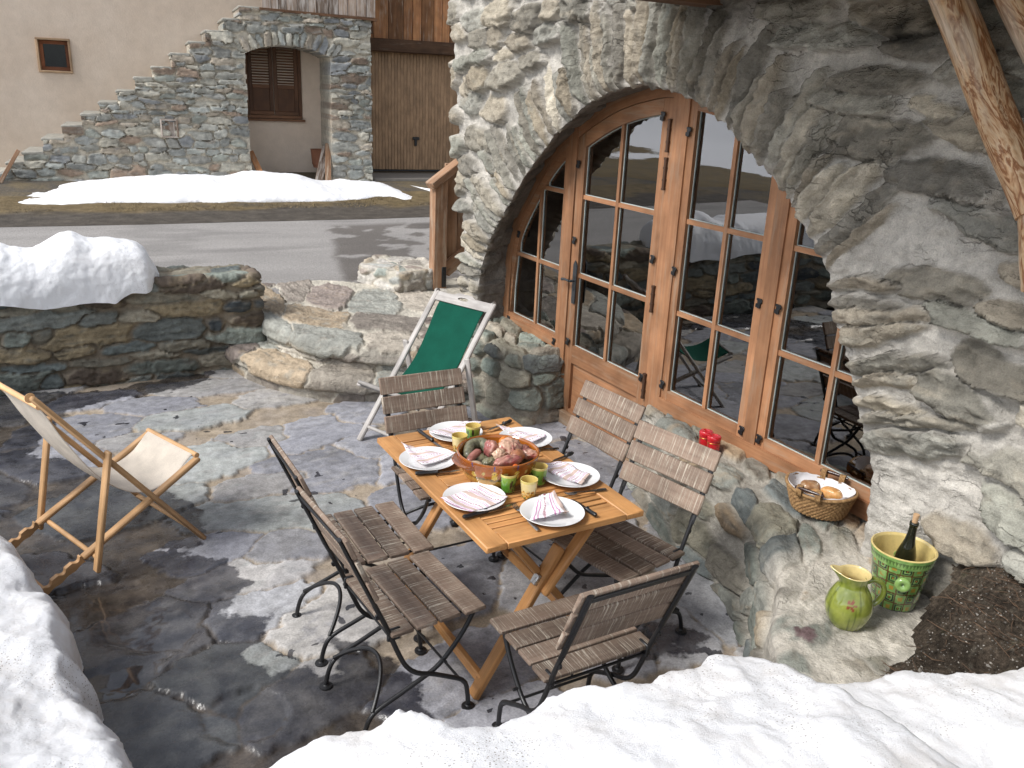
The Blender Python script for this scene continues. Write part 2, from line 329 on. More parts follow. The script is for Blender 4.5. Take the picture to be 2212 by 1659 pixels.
# ------------------------------------------------------------------ masonry: stones laid over a surface
def courses(s0, s1, t0, t1, h=(.06, .16), w=(.15, .4), jit=.25, big=.08):
    out = []; t = t0
    while t < t1:
        hh = random.uniform(*h); s = s0 - random.random() * w[0]
        while s < s1:
            ww = random.uniform(*w) * (.75 + .5 * hh / h[1]); k = 1 + (random.random() < big) * .5
            out.append((s + ww / 2, t + hh / 2 + random.uniform(-jit, jit) * hh, ww / 2 * k, hh / 2 * k, random.uniform(-.12, .12))); s += ww
        t += hh
    return out
def masonry(S, T, seeds, pal, mortar, hgt=.03, mw=.22, p=2.6, warp=.012, sd=1, rugged=.5, cover=None, wgt=None, lam=(.10, .018), under=0., lim=1.12):
    """returns relief height and colour for every point (S, T); seeds: (s, t, half length, half height, angle[, colour])"""
    shp = S.shape; s0, t0 = S.ravel(), T.ravel(); N = s0.size
    s = s0 + warp * fbm(s0 * 9, t0 * 9, 0, sd, 3); t = t0 + warp * fbm(s0 * 9, t0 * 9, 5.5, sd + 9, 3)
    sa = np.array([q[:5] for q in seeds]); ms = max(sa[:, 2].max(), sa[:, 3].max()) * 2.2
    d1 = np.full(N, 9.); d2 = np.full(N, 9.); i1 = np.zeros(N, int); xl = np.zeros(N); yl = np.zeros(N)
    r0_ = np.random.RandomState(sd + 77); pws = p * r0_.uniform(.62, 1.45, len(sa)); sk = r0_.uniform(-1, 1, len(sa))
    cell = .5; key = np.floor(s / cell).astype(int) * 4096 + np.floor(t / cell).astype(int) + 2048
    order = np.argsort(key); ks, st = np.unique(key[order], return_index=True); st = np.r_[st, N]
    for a in range(len(ks)):
        ii = order[st[a]:st[a + 1]]; ps, pt = s[ii], t[ii]
        near = np.where((sa[:, 0] > ps.min() - ms) & (sa[:, 0] < ps.max() + ms) & (sa[:, 1] > pt.min() - ms) & (sa[:, 1] < pt.max() + ms))[0]
        if not len(near): continue
        q = sa[near]; pw = pws[near]; c, n_ = np.cos(q[:, 4]), np.sin(q[:, 4]); dx, dy = ps[:, None] - q[:, 0], pt[:, None] - q[:, 1]
        X, Y = dx * c + dy * n_, -dx * n_ + dy * c
        D = (np.abs(X / q[:, 2] + .36 * sk[near] * Y / q[:, 3]) ** pw + np.abs(Y / q[:, 3]) ** pw) ** (1 / pw)
        b = D.argmin(1); r = np.arange(len(ii)); d1[ii] = D[r, b]; i1[ii] = near[b]; xl[ii] = X[r, b]; yl[ii] = Y[r, b]
        D[r, b] = 9; d2[ii] = D.min(1)
    e = np.minimum(d2 - d1, lim - d1 + .12 * fbm(s * 14, t * 14, 3, sd, 3)); e = e + .06 * fbm(s * 40, t * 40, 1, sd, 2)
    stone = ss(0, mw, e); flat = ss(mw * .5, mw * .5 + .4, e)
    rs = np.random.RandomState(sd); k = len(sa); hs = rs.uniform(.45, 1.15, k); tx, ty = rs.uniform(-1, 1, k), rs.uniform(-1, 1, k); tone = rs.uniform(.72, 1.25, k); pi_ = rs.randint(0, len(pal), k)
    for j, q in enumerate(seeds):
        if len(q) > 5 and q[5] is not None: pi_[j] = q[5]
    lay = fbm(xl / lam[0] + i1 * 3.1, yl / lam[1] + i1 * 1.7, i1 * .37, sd + 3, 4); grn = fbm(s * 30, t * 30, 2, sd + 5, 4)
    rid = 1 - 2 * np.abs(lay); stp = np.floor(lay * 3.2 + .5) / 3.2
    hh = hgt * hs[i1] * (.86 * stone + .14 * flat) + hgt * stone * (tx[i1] * xl / sa[i1, 2] * .30 + (ty[i1] * .28 - np.ravel(under)) * yl / sa[i1, 3]) + hgt * rugged * stone * (.26 * lay + .20 * stp + .12 * rid + .30 * grn)
    hh = hh + hgt * .22 * (1 - stone) * fbm(s * 22, t * 22, 8, sd, 4)
    P = np.array(pal); mo = np.array(mortar); Cc = P[pi_[i1]] * tone[i1][:, None]
    P2 = P[(pi_[i1] + 1) % len(pal)]; bl = ss(.05, .6, fbm(xl / .09 + i1, yl / .03, i1 * .9, sd + 2, 4))[:, None]
    Cc = mix(Cc, P2 * .9, bl * .55) * (1 + .30 * lay + .10 * rid + .22 * grn)[:, None]
    cm = mo * (1 + .22 * fbm(s * 12, t * 12, 4, sd + 4, 4))[:, None]
    m = stone
    if cover is not None:                       # mortar smeared over the stones' faces
        cv = ss(-.15, .45, fbm(s * 5.5, t * 7, 6, sd + 7, 5) + cover - .8 * flat); m = stone * (1 - .85 * cv)
    colr = mix(cm, Cc, m[:, None])
    return hh.reshape(shp), np.clip(colr, .01, .95).reshape(*shp, 3), stone.reshape(shp)
def normals(P):
    a = np.gradient(P, axis=0); b = np.gradient(P, axis=1); n = np.cross(a, b); return n / np.maximum(np.linalg.norm(n, axis=-1, keepdims=True), 1e-9)
# ------------------------------------------------------------------ shared materials
M_arch = mat_stone('rubble_stone', .9, 44, .95, crk=.32); M_rub = mat_stone('mortared_rubble', .85, 45, .8); M_far = mat_stone('coursed_rubble', .9, 30, .5)
M_floor = mat_floor(); M_snow = mat_snow(1.0); M_snow2 = mat_snow(.45)
M_larch = wood('larch_joinery', (.385, .195, .098), (.285, .132, .064), (.36, .27, .19), streak=(.52, .8), rough=.55, rv=.18, grain=.15)
M_larchgrey = wood('weathered_larch', (.36, .24, .15), (.25, .15, .09), (.42, .35, .27), streak=(.42, .68), rough=.75, rv=.15, grain=.3)
M_chair = wood('whitewashed_slat', (.145, .10, .074), (.23, .17, .128), (.58, .52, .42), along=(3, 50, 50), streak=(.525, .63), rough=.75, across=(190, 5, 5), grain=.55, rv=.3)
M_teak = wood('oiled_teak', (.50, .26, .10), (.34, .155, .052), rough=.42, rv=.22, grain=.12)
M_beech = wood('varnished_beech', (.58, .36, .185), (.47, .27, .125), rough=.45, rv=.1, grain=.08)
M_grey = wood('silvered_wood', (.40, .375, .35), (.30, .275, .255), (.52, .50, .47), streak=(.5, .7), rough=.8, rv=.15, grain=.3)
M_barn = wood('barn_board', (.36, .175, .075), (.19, .08, .035), (.38, .30, .23), along=(1.5, 22, 22), streak=(.55, .75), rough=.75, rv=.55, grain=.4, knots=.5)
M_barngrey = wood('greyed_board', (.33, .27, .22), (.17, .10, .06), (.55, .5, .45), along=(1.5, 25, 25), streak=(.45, .65), rough=.8, rv=.4, grain=.4)
M_beam = wood('dark_beam', (.13, .068, .036), (.075, .038, .02), (.2, .15, .11), along=(1.5, 25, 25), streak=(.55, .75), rough=.8, rv=.2, grain=.5)
M_rail = wood('railing_timber', (.34, .20, .12), (.22, .12, .066), (.45, .36, .27), along=(2, 30, 30), streak=(.5, .72), rough=.75, rv=.25, grain=.35, knots=.6)
M_shut = wood('shutter_wood', (.13, .062, .03), (.08, .036, .018), rough=.6)
M_iron = plain('black_iron', (.012, .012, .013), .42, .0, .5, bumpy=.15)
M_steel = plain('steel', (.5, .49, .47), .28, 1)
M_hinge = plain('rusty_hinge', (.10, .055, .035), .5, .6)
M_glass = mat_glass()
M_dark = plain('dark_interior', (.30, .25, .19), .8)
M_seal = plain('glazing_bead', (.45, .5, .47), .5)
PAL_ARCH = [(.31, .27, .21), (.255, .24, .20), (.38, .335, .26), (.205, .19, .16), (.34, .29, .215), (.285, .28, .235), (.44, .395, .315), (.235, .215, .175), (.36, .315, .245), (.30, .29, .25)]
PAL_WALL = [(.12, .13, .12), (.19, .20, .18), (.24, .22, .17), (.15, .17, .16), (.07, .08, .085), (.28, .25, .19), (.20, .22, .19), (.14, .11, .085), (.30, .24, .15)]
PAL_STAIR = [(.30, .295, .26), (.23, .235, .22), (.36, .34, .285), (.28, .29, .255), (.33, .285, .225), (.20, .205, .205), (.40, .375, .31), (.30, .31, .285), (.24, .18, .135), (.26, .255, .23)]
PAL_SLAB = [(.45, .41, .35), (.38, .34, .29), (.50, .47, .42), (.34, .29, .25), (.42, .35, .26), (.40, .40, .37)]
# ------------------------------------------------------------------ the house with the arched window
XD, XO = 3.215, 2.975
ARCH = [(5.80, -.02), (5.79, .45), (5.77, .8), (5.71, 1.05), (5.58, 1.26), (5.41, 1.44), (5.24, 1.63), (5.05, 1.8), (4.68, 2.08), (4.3, 2.26), (3.92, 2.325), (3.53, 2.275), (3.27, 2.17), (3.0, 2.01), (2.8, 1.88), (2.61, 1.70), (2.5, 1.58), (2.455, 1.45), (2.35, 1.27), (2.25, 1.08), (2.17, .93), (2.12, .83), (2.09, .62), (2.08, .35), (2.08, -.02)]
INN = [(5.83, -.02), (5.80, .45), (5.79, .9), (5.72, 1.254), (5.46, 1.625), (5.18, 1.90), (4.84, 2.10), (4.5, 2.245), (4.19, 2.32), (3.92, 2.345), (3.53, 2.30), (3.2, 2.18), (2.9, 2.0), (2.6, 1.77), (2.4, 1.52), (2.22, 1.22), (2.12, .93), (2.09, .5), (2.08, -.02)]
def yend(z): return 5.945 + np.clip((z - .69) * .175, -.12, .45)
house = thing('stone_house', 'rough stone house front with a big round arched timber window and door', 'house', (XO, 3.9, 0))
def HO(p): return (p[0] - XO, p[1] - 3.9, p[2])        # house-local
HV = np.array([XO, 3.9, 0])
NI = 960; A = spline(ARCH, NI); Bn = spline(INN, NI)
A[:, 0] += .012 * fbm(A[:, 0] * 9, A[:, 1] * 9, 3, 4, 3); A[:, 1] += .014 * fbm(A[:, 0] * 9, A[:, 1] * 9, 9, 4, 3)
# outer boundary of the face in unrolled coordinates (left side wraps round the end of the wall)
ub = [(7.35, -.02), (7.35, 1.2), (7.35, 2.3), (7.3, 3.35), (6.2, 3.35), (5.0, 3.35), (3.9, 3.35), (2.9, 3.35), (1.6, 3.35), (.9, 3.35), (.75, 2.6), (.7, 1.7), (.7, .9), (.7, -.02)]
ui = [0, .09, .16, .23, .31, .40, .50, .585, .67, .74, .80, .87, .93, 1]
U = np.array([np.interp(np.linspace(0, 1, NI), ui, [p[k] for p in ub]) for k in (0, 1)]).T
NS, NF = 22, 150; rows = []
for j in range(NS):
    k = j / (NS - 1.); rows.append(np.c_[mix(Bn, A, k), np.full(NI, XD + .03 - (XD + .03 - XO) * k)])
ee = np.linspace(0, 1, NF + 1)[1:] ** 1.12
for k in ee:
    q = mix(A, U, k); rows.append(np.c_[q, np.full(NI, XO)])
G = np.array(rows).transpose(1, 0, 2)                       # (i, j, [y, z, x])
Yu, Zu, Xf = G[..., 0], G[..., 1], G[..., 2]
ye = yend(Zu); over = Yu - ye; rc = .07
ang = np.clip(over / rc, 0, pi / 2); wrap = over > 0
px = np.where(wrap, XO + rc * (1 - np.cos(ang)) + np.maximum(over - rc * pi / 2, 0), Xf); py = np.where(wrap, ye + rc * np.sin(ang), Yu)
bat = np.where(np.arange(NS + NF)[None, :] >= NS, -.03 * np.clip(1.1 - Zu, 0, 1.2), 0)         # slight batter at the foot
P = np.stack([px + bat, py, Zu], -1)
# stones
seeds = []; L = np.r_[0, np.cumsum(np.linalg.norm(np.diff(A, axis=0), axis=1))]; s = .25
rs = random.Random(5)
while s < L[-1] - .15:
    w = rs.uniform(.05, .115); i = np.searchsorted(L, s + w / 2); i = min(max(i, 3), NI - 4); tg = nrm(A[i + 3] - A[i - 3]); nn = np.array([-tg[1], tg[0]])
    if nn.dot(A[i] - np.array([3.93, .6])) < 0: nn = -nn
    nn = nrm(nn + np.array([0, -.18 if A[i][1] < 1.6 else .12])); l = rs.uniform(.34, .60); c = A[i] + nn * (l * .5 - .02)
    if A[i][1] > .5 and not (A[i][0] < 3.0 and A[i][1] < .9): seeds.append((c[0], c[1], l * .52, w / 2, math.atan2(nn[1], nn[0])))
    s += w
nv = len(seeds)
def farc(q):
    return np.min(np.hypot(A[:, 0] - q[0], A[:, 1] - q[1]))
for q in courses(4.4, 7.5, -.05, 3.4, (.085, .21), (.14, .40), .35) + courses(.5, 4.4, -.05, 3.4, (.09, .20), (.26, .6), .3):
    if q[0] < 4.4: q = (*q[:4], q[4] + .10)
    dd = farc(q)
    ins = 2.1 < q[0] < 5.8 and q[1] < np.interp(q[0], A[::-1, 0], A[::-1, 1])
    if ins or dd < (.46 if q[1] > .85 else .06): continue
    seeds.append(q)
right = ss(4.6, 3.2, Yu)
hh, cc, st = masonry(Yu, Zu, seeds, PAL_ARCH, (.49, .46, .41), .066, .15, sd=11, rugged=.80, cover=-.10, warp=.026, lam=(.10, .03), lim=.97, under=mix(.22, .42, right))
jj = np.arange(NS + NF)[None, :]; soff = jj < NS - 1
sl = (L[:, None] + 0 * Yu); sx = np.abs(Xf - XO)
bands = ss(.55, .75, vn(sl * 16, sx * 3.5, 0, 31)) * (vn(sl * 3, sx * 6, 2, 8) > .35)
sh = -.026 * bands + .010 * fbm(sl * 7, sx * 7, 1, 33, 5)
k = np.clip((NS - 1 - jj) / 5., 0, 1)
hh = np.where(soff, mix(hh * .6, sh, k), hh); scol = np.array([.20, .18, .155]) * (1 + .25 * fbm(sl * 10, sx * 14, 0, 35, 5))[..., None]  # soffit's own dark grey, lowered further to put the arch's shade into the colour
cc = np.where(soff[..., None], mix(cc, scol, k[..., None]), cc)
edge = np.exp(-np.abs(jj - (NS - 1)) / 3.)
hh = hh * (1 - .62 * np.exp(-np.abs(jj - (NS - 1)) / 7.)) - .012 * edge
right = ss(4.6, 3.2, Yu)                                     # the right side is smoother: mortar nearly flush
hh = hh * (1 - .05 * right) + .012 * right * (1 - 2 * np.abs(fbm(Yu * 5, Zu * 17, 0, 91, 4))) * (1 + .30 * ss(5.2, 5.8, Yu))
dark_patch = np.exp(-(((Yu - 2.25) / .22) ** 2 + ((Zu - 2.55) / .09) ** 2)) * (.5 + .5 * fbm(Yu * 14, Zu * 14, 0, 3, 4)); cc = cc * (1 - .85 * np.clip(dark_patch * 1.6, 0, 1))[..., None]  # darker oval patch high on the right of the wall
dark_patch2 = np.exp(-(((Yu - 3.35) / .24) ** 2 + ((Zu - 2.66) / .07) ** 2)); cc = cc * (1 - .6 * dark_patch2)[..., None]  # second darker patch, close to the cross beam
N_ = normals(P)
if (N_[NI // 2, -5] @ np.array([-1, 0, 0])) < 0: N_ = -N_
P = P + N_ * hh[..., None]
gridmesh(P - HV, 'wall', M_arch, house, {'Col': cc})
def yz(y, z, x): return np.array([x, y, z]) - HV
def top(y, m=0.):                                            # height of the inner arch at y, less a margin measured along its normal
    return np.interp(y, IY, IZ) - m
IB = Bn[(Bn[:, 1] > .3)]; o_ = np.argsort(IB[:, 0]); IY, IZ = IB[o_, 0], IB[o_, 1]
OFF = {}
def offcurve(m):
    if m not in OFF:
        t = np.gradient(Bn, axis=0); n_ = np.c_[-t[:, 1], t[:, 0]]; n_ /= np.linalg.norm(n_, axis=1)[:, None]
        if n_[NI // 2, 1] > 0: n_ = -n_
        Q = Bn + n_ * m; Q = Q[8:-8]; o = np.argsort(Q[:, 0]); OFF[m] = (Q[o, 0], Q[o, 1])
    return OFF[m]
def capz(y, m): a = offcurve(m); return np.interp(y, *a, left=-9, right=-9)
def clip_rect(y0, y1, z0, z1, m, n=16):
    """polygon y0..y1, z0..min(z1, arch offset by m)"""
    ys = np.linspace(y0, y1, n); zt = np.minimum(z1, capz(ys, m)); ok = zt > z0 + .012
    if ok.sum() < 3: return None
    ys, zt = ys[ok], zt[ok]; pts = [(ys[0], z0), (ys[-1], z0)] + [(y, z) for y, z in zip(ys[::-1], zt[::-1])]
    return pts
def slab(b, poly, x0, x1, ax=1):
    if poly: b.prism(poly, x0, x1, yz, ax=ax)
FX0, FX1 = XD, XD + .075
# fixed outer frame following the arch, posts and sills
fb = MB(); Q0 = Bn[40:-40]; t_ = np.gradient(Q0, axis=0); n_ = np.c_[-t_[:, 1], t_[:, 0]]; n_ /= np.linalg.norm(n_, axis=1)[:, None]
if n_[len(n_) // 2, 1] > 0: n_ = -n_
step = 12
for i in range(0, len(Q0) - step, step):   # frame pieces
    a, b2 = Q0[i] - n_[i] * .05, Q0[i + step] - n_[i + step] * .05; c_, d_ = Q0[i + step] + n_[i + step] * .07, Q0[i] + n_[i] * .07
    if max(a[1], d_[1]) < .5: continue
    o = len(fb.v); V = [yz(*q, x) for x in (FX0, FX1) for q in (a, b2, c_, d_)]
    l0 = i * .008; W = [(l0 + (k_ in (1, 2)) * step * .008, (k_ in (2, 3)) * .12, x) for x in (0, .07) for k_ in range(4)]
    fb.v += [list(v) for v in V]; fb.wc += W; fb.rn += [.45] * 8; fb.col += [None] * 8; Fq = [[3, 2, 1, 0], [4, 5, 6, 7], [0, 1, 5, 4], [2, 3, 7, 6]]; fb.f += [[k_ + o for k_ in q] for q in Fq]; fb.sm += [0] * 4; fb.mi += [0] * 4
for y0, y1, z0 in ((4.885, 4.975, 0.0), (3.80, 3.945, .02), (3.0, 3.085, .5)): slab(fb, clip_rect(y0, y1, z0, 9, .0, 8), FX0 - .006, FX1 + .004)
slab(fb, [(4.975, .53), (5.80, .53), (5.80, .60), (4.975, .60)], FX0 - .004, FX1 + .002, 0)
slab(fb, [(2.07, .47), (3.80, .47), (3.80, .555), (2.07, .555)], FX0 - .012, FX1 + .006, 0)
fb.build('window_frame', M_larch, house)
def glazing(name, y0, y1, z0, mull, rails, m, bot, label=None, leaf=None):
    """a sash: stiles, rails, glazing bars as one mesh; every pane its own mesh"""
    b = MB(); x0, x1 = FX0 + .004, FX1 - .012; sw = .055 if not leaf else .085
    gz0 = bot
    # stiles and rails
    slab(b, clip_rect(y0, y0 + sw, z0, 9, m - .002, 6), x0, x1); slab(b, clip_rect(y1 - sw, y1, z0, 9, m - .002, 6), x0, x1)
    if not leaf: slab(b, [(y0 + sw, z0), (y1 - sw, z0), (y1 - sw, gz0), (y0 + sw, gz0)], x0 + .001, x1, 0)
    ys = np.linspace(y0 + sw, y1 - sw, 22); tk = .055 if not leaf else .085       # curved head
    zt, zb = capz(ys, m), capz(ys, m + tk); ok = zt > gz0 + .02
    if ok.sum() > 2: slab(b, [(y, z) for y, z in zip(ys[ok], np.maximum(zb[ok], gz0))] + [(y, z) for y, z in zip(ys[ok][::-1], zt[ok][::-1])], x0 - .001, x1 - .001, 0)
    ys_ = [y0 + sw] + mull + [y1 - sw]; zs_ = [gz0] + rails + [9.]
    for y in mull: slab(b, clip_rect(y - .0135, y + .0135, gz0, 9, m + tk - .004, 4), x0 + .006, x1 - .006)
    for z in rails:
        yy = np.linspace(y0 + sw, y1 - sw, 60); ok = capz(yy, m + tk) > z + .005
        if ok.any(): slab(b, [(yy[ok].min(), z - .0135), (yy[ok].max(), z - .0135), (yy[ok].max(), z + .0135), (yy[ok].min(), z + .0135)], x0 + .0075, x1 - .0075, 0)
    if leaf:
        slab(b, [(y0 + sw, .475), (y1 - sw, .475), (y1 - sw, gz0), (y0 + sw, gz0)], x0 + .001, x1, 0)
        slab(b, [(y0 + sw, .13), (y1 - sw, .13), (y1 - sw, .475), (y0 + sw, .475)], x0 + .022, x1 - .02, 0)
        slab(b, [(y0 + sw, .08), (y1 - sw, .08), (y1 - sw, .13), (y0 + sw, .13)], x0 + .001, x1, 0)
    o = b.build(name, M_larch, house)
    if label: o['label'] = label
    for i in range(len(ys_) - 1):
        for j in range(len(zs_) - 1):
            pl = clip_rect(ys_[i] + (.0135 if i else 0), ys_[i + 1] - (.0135 if i < len(ys_) - 2 else 0), zs_[j] + (.0135 if j else 0), zs_[j + 1] - .0135, m + tk, 14)
            if pl is None: continue
            g = MB(); slab(g, pl, x0 + .030, x0 + .034); g.build('pane', M_glass, o, 0)
            rim = MB(); pp = pl
            for a, c in zip(pp, pp[1:] + pp[:1]):
                if math.dist(a, c) > .02: rim.bar(yz(*a, x0 + .026), yz(*c, x0 + .026), .008, .007, (1, 0, 0), .001)
            rim.build('glazing_bead', M_seal, o)
    return o
s1 = glazing('fixed_window', 4.975, 5.79, .60, [5.335], [1.10, 1.63], .065, .625)
dr = glazing('glazed_door', 3.95, 4.88, .02, [4.415], [1.10, 1.625], .075, .60, 'half glazed door leaf with a lower timber panel', leaf=True)
s2 = glazing('casement_window', 3.09, 3.80, .555, [3.43], [1.09, 1.62], .065, .61, 'tall casement beside the door')
s3 = glazing('casement_window', 2.09, 3.0, .555, [2.60], [1.08, 1.61], .065, .61, 'casement at the basket end')
kick = MB(); kick.box(yz(4.42, .055, XD - .014), (.035, .98, .11), bev=.006); kick.build('threshold_board', M_larchgrey, house)
for y, z, l in ((3.948, 2.07, .17), (3.948, 1.86, .17), (3.948, 1.13, .15), (3.948, .58, .15)):
    h_ = MB(); h_.tube([yz(y, z - l / 2, XD - .014), yz(y, z + l / 2, XD - .014)], .011, 10)
    for q in (-.5, -.2, .2, .5): h_.tube([yz(y, z + q * l - .006, XD - .014), yz(y, z + q * l + .006, XD - .014)], .014, 10)
    h_.build('hinge', M_hinge, dr)
h_ = MB(); h_.prism([(4.795, .90), (4.825, .90), (4.83, .925), (4.83, 1.17), (4.81, 1.2), (4.79, 1.17), (4.79, .925)], XD - .003, XD - .009, yz)
h_.tube([yz(4.81, 1.06, XD - .005), yz(4.81, 1.06, XD - .05)], .009, 10); h_.tube([yz(4.815, 1.06, XD - .047), yz(4.86, 1.063, XD - .05), yz(4.905, 1.055, XD - .045)], [.009, .008, .011], 10); h_.tube([yz(4.81, 1.0, XD - .003), yz(4.81, 1.0, XD - .013)], .009, 8)
h_.build('door_handle', plain('dark_pewter', (.10, .11, .12), .35, .8), dr)
for y, z, par in ((4.85, 1.83, dr), (4.02, 2.17, dr), (4.84, 1.33, dr), (3.99, 1.36, dr), (3.99, .62, dr), (4.84, .62, dr), (3.785, 2.1, s2), (3.785, 1.33, s2), (3.785, .64, s2), (3.10, 1.30, s2), (2.97, 1.30, s3), (3.10, .60, s2), (2.97, .60, s3), (5.70, .57, s1), (5.02, .57, s1), (5.60, 1.25, s1), (2.97, 1.86, s3)):
    k_ = MB()
    for dy, dz, w_, h2 in ((0, 0, .022, .05), (-.014, .012, .014, .02), (.014, -.012, .014, .02), (0, .02, .034, .012)): k_.box(yz(y + dy, z + dz, XD - .009 - random.random() * .002), (.008, w_, h2), bev=.002)
    k_.build('shutter_catch', M_iron, par)
# stone bench under the fixed window: a profile swept along its foot line, and the battered sill wall right of the door
def swept(name, base, topo, inner, z_top, nu, nv, seed_h, seed_w, pal, mortar, hgt, parent, off, sd, big=.2, mw=.28, cover=None, zi=None, zb=0., mat=None, extra=None, post=None, under=0.):
    b = spline(base, nu); tp = spline(topo, nu); il = spline(inner, nu); zt = np.array([np.interp(i / (nu - 1.), np.linspace(0, 1, len(z_top)), z_top) for i in range(nu)])
    zz = zt if zi is None else np.full(nu, zi); k1, k2 = int(nv * .62), nv - int(nv * .62); rowsP = []
    for i in range(nu):
        b3, t3, i3 = np.array([*b[i], zb]), np.array([*tp[i], zt[i]]), np.array([*il[i], zz[i]])
        v = np.linspace(0, 1, nv); c1 = b3 + (t3 - b3) * np.minimum(v / .6, 1)[:, None] + (i3 - t3) * np.clip((v - .6) / .4, 0, 1)[:, None]
        for _ in range(3): c1[1:-1] = (c1[:-2] + c1[1:-1] * 2 + c1[2:]) / 4
        rowsP.append(c1)
    Pp = np.array(rowsP); S = np.r_[0, np.cumsum(np.linalg.norm(np.diff(b * .5 + tp * .5, axis=0), axis=1))][:, None] + np.zeros((nu, nv))
    Tt = np.cumsum(np.linalg.norm(np.diff(Pp, axis=1, prepend=Pp[:, :1]), axis=2), axis=1)
    sds = courses(-.1, S.max() + .1, -.05, Tt.max() + .1, seed_h, seed_w, .3, big) + (extra or [])
    h0, c0, s0 = masonry(S, Tt, sds, pal, mortar, hgt, mw, sd=sd, rugged=.45, cover=cover, warp=.016, under=under, lam=(.12, .05), lim=1.02)
    if post: h0, c0 = post(Pp, h0, c0, s0)
    n0 = normals(Pp)
    if n0[nu // 2, int(nv * .9), 2] < 0: n0 = -n0
    Pp = Pp + n0 * h0[..., None]
    return gridmesh(Pp - off, name, mat or M_rub, parent, {'Col': c0})
swept('stone_bench', [(2.76, 6.15), (2.77, 5.7), (2.77, 5.30), (2.80, 5.08), (2.90, 4.94), (3.06, 4.88), (3.24, 4.885)], [(2.86, 6.12), (2.86, 5.7), (2.86, 5.30), (2.88, 5.12), (2.95, 5.0), (3.08, 4.925), (3.24, 4.91)], [(3.25, 6.1), (3.25, 5.7), (3.25, 5.4), (3.25, 5.25), (3.25, 5.12), (3.25, 5.02), (3.26, 4.93)],
      [.50, .50, .50, .49, .47, .47, .47], 240, 130, (.10, .19), (.16, .32), [(.25, .25, .20), (.20, .22, .19), (.29, .27, .21), (.33, .29, .23), (.16, .17, .16), (.24, .27, .23)], (.34, .31, .25), .06, house, HV, 21, .35)
LB = [(3.26, 3.97), (3.10, 3.84), (2.95, 3.49), (2.83, 3.13), (2.77, 2.8), (2.70, 2.47), (2.44, 2.12), (2.13, 1.88), (1.95, 1.64), (1.86, 1.3), (1.85, .9)]
LT = [(3.26, 3.93), (3.17, 3.80), (3.08, 3.45), (2.98, 3.08), (2.90, 2.75), (2.78, 2.44), (2.48, 2.06), (2.21, 1.83), (2.05, 1.58), (1.97, 1.25), (1.95, .9)]
def ledge(P_, h, c, st):
    k = ss(2.30, 2.05, P_[..., 1] + .05 * fbm(P_[..., 0] * 6, P_[..., 1] * 6, 0, 3, 3)) * ss(.30, .40, P_[..., 2]); tp = ss(.40, .45, P_[..., 2])
    n = fbm(P_[..., 0] * 5, P_[..., 1] * 8, 0, 5, 5); g = fbm(P_[..., 0] * 30, P_[..., 1] * 30, 0, 6, 4)
    h = mix(h, .012 + .010 * n + .004 * g, k * .88); h = h * (1 - .35 * tp * (1 - k))
    pale = mix(np.array([.54, .50, .43]), c * 1.15, (ss(.05, .32, n) * .85)[..., None]) * (1 + .15 * g)[..., None]
    c = mix(c, pale, k[..., None]); hp = hitz(1742, 1372, .455); ex, ey = nrm(hitz(1790, 1372, .455) - hp)[:2]
    x, y = P_[..., 0] - hp[0], P_[..., 1] - hp[1]; a, b = (x * ex + y * ey) / .036, (-x * ey + y * ex) / .040
    f = (a * a + b * b - 1) ** 3 - a * a * b ** 3 + .12 * fbm(x * 50, y * 50, 0, 9, 3); hm = ss(.10, -.08, f); c = mix(c, np.array([.155, .105, .105]) * (1 + .2 * g)[..., None], hm[..., None]); return h + .004 * hm, c
swept('sill_wall', LB, LT, [(3.30, 3.90), (3.30, 3.75), (3.30, 3.42), (3.30, 3.05), (3.30, 2.7), (3.30, 2.35), (3.25, 1.98), (3.2, 1.7), (3.2, 1.5), (3.2, 1.2), (3.2, .9)],
      [.45, .462, .462, .46, .455, .45, .445, .44, .435, .43, .42], 460, 200, (.11, .22), (.17, .38), [(.23, .215, .165), (.18, .195, .17), (.26, .235, .19), (.31, .26, .19), (.14, .155, .15), (.24, .245, .215), (.33, .25, .165), (.19, .175, .145)], (.38, .355, .305), .050, house, HV, 27, .3, .2, post=ledge, under=.12)
# interior seen dimly through the panes
rm = MB()
for c_, sz in (((4.9, 3.9, -.03), (3.3, 5.2, .06)), ((4.9, 3.9, 2.85), (3.3, 5.2, .06)), ((6.5, 3.9, 1.4), (.06, 5.2, 2.9)), ((4.9, 1.35, 1.4), (3.3, .06, 2.9)), ((4.9, 6.45, 1.4), (3.3, .06, 2.9))): rm.box(np.array(c_) - HV, sz)
rm.build('room_shell', M_dark, house)
# roof over the right half, its cross beam and the log brace
rf = MB(); ybm = 3.70
for i in range(9): rf.box(np.array([1.76 + i * .225, 1.0, 2.80 + i * .03]) - HV, (.232, 2 * (ybm - 1.0) + .1, .03), frame((1, 0, .13)), .004)
rf.build('roof_boards', M_beam, house)
q = hitx(1512, 17, XO - .02); bz, by = q[2], q[1]
be = MB(); be.box(np.array([2.45, by - .10, bz + .09]) - HV, (1.35, .17, .18), bev=.012); be.build('roof_beam', M_beam, house)
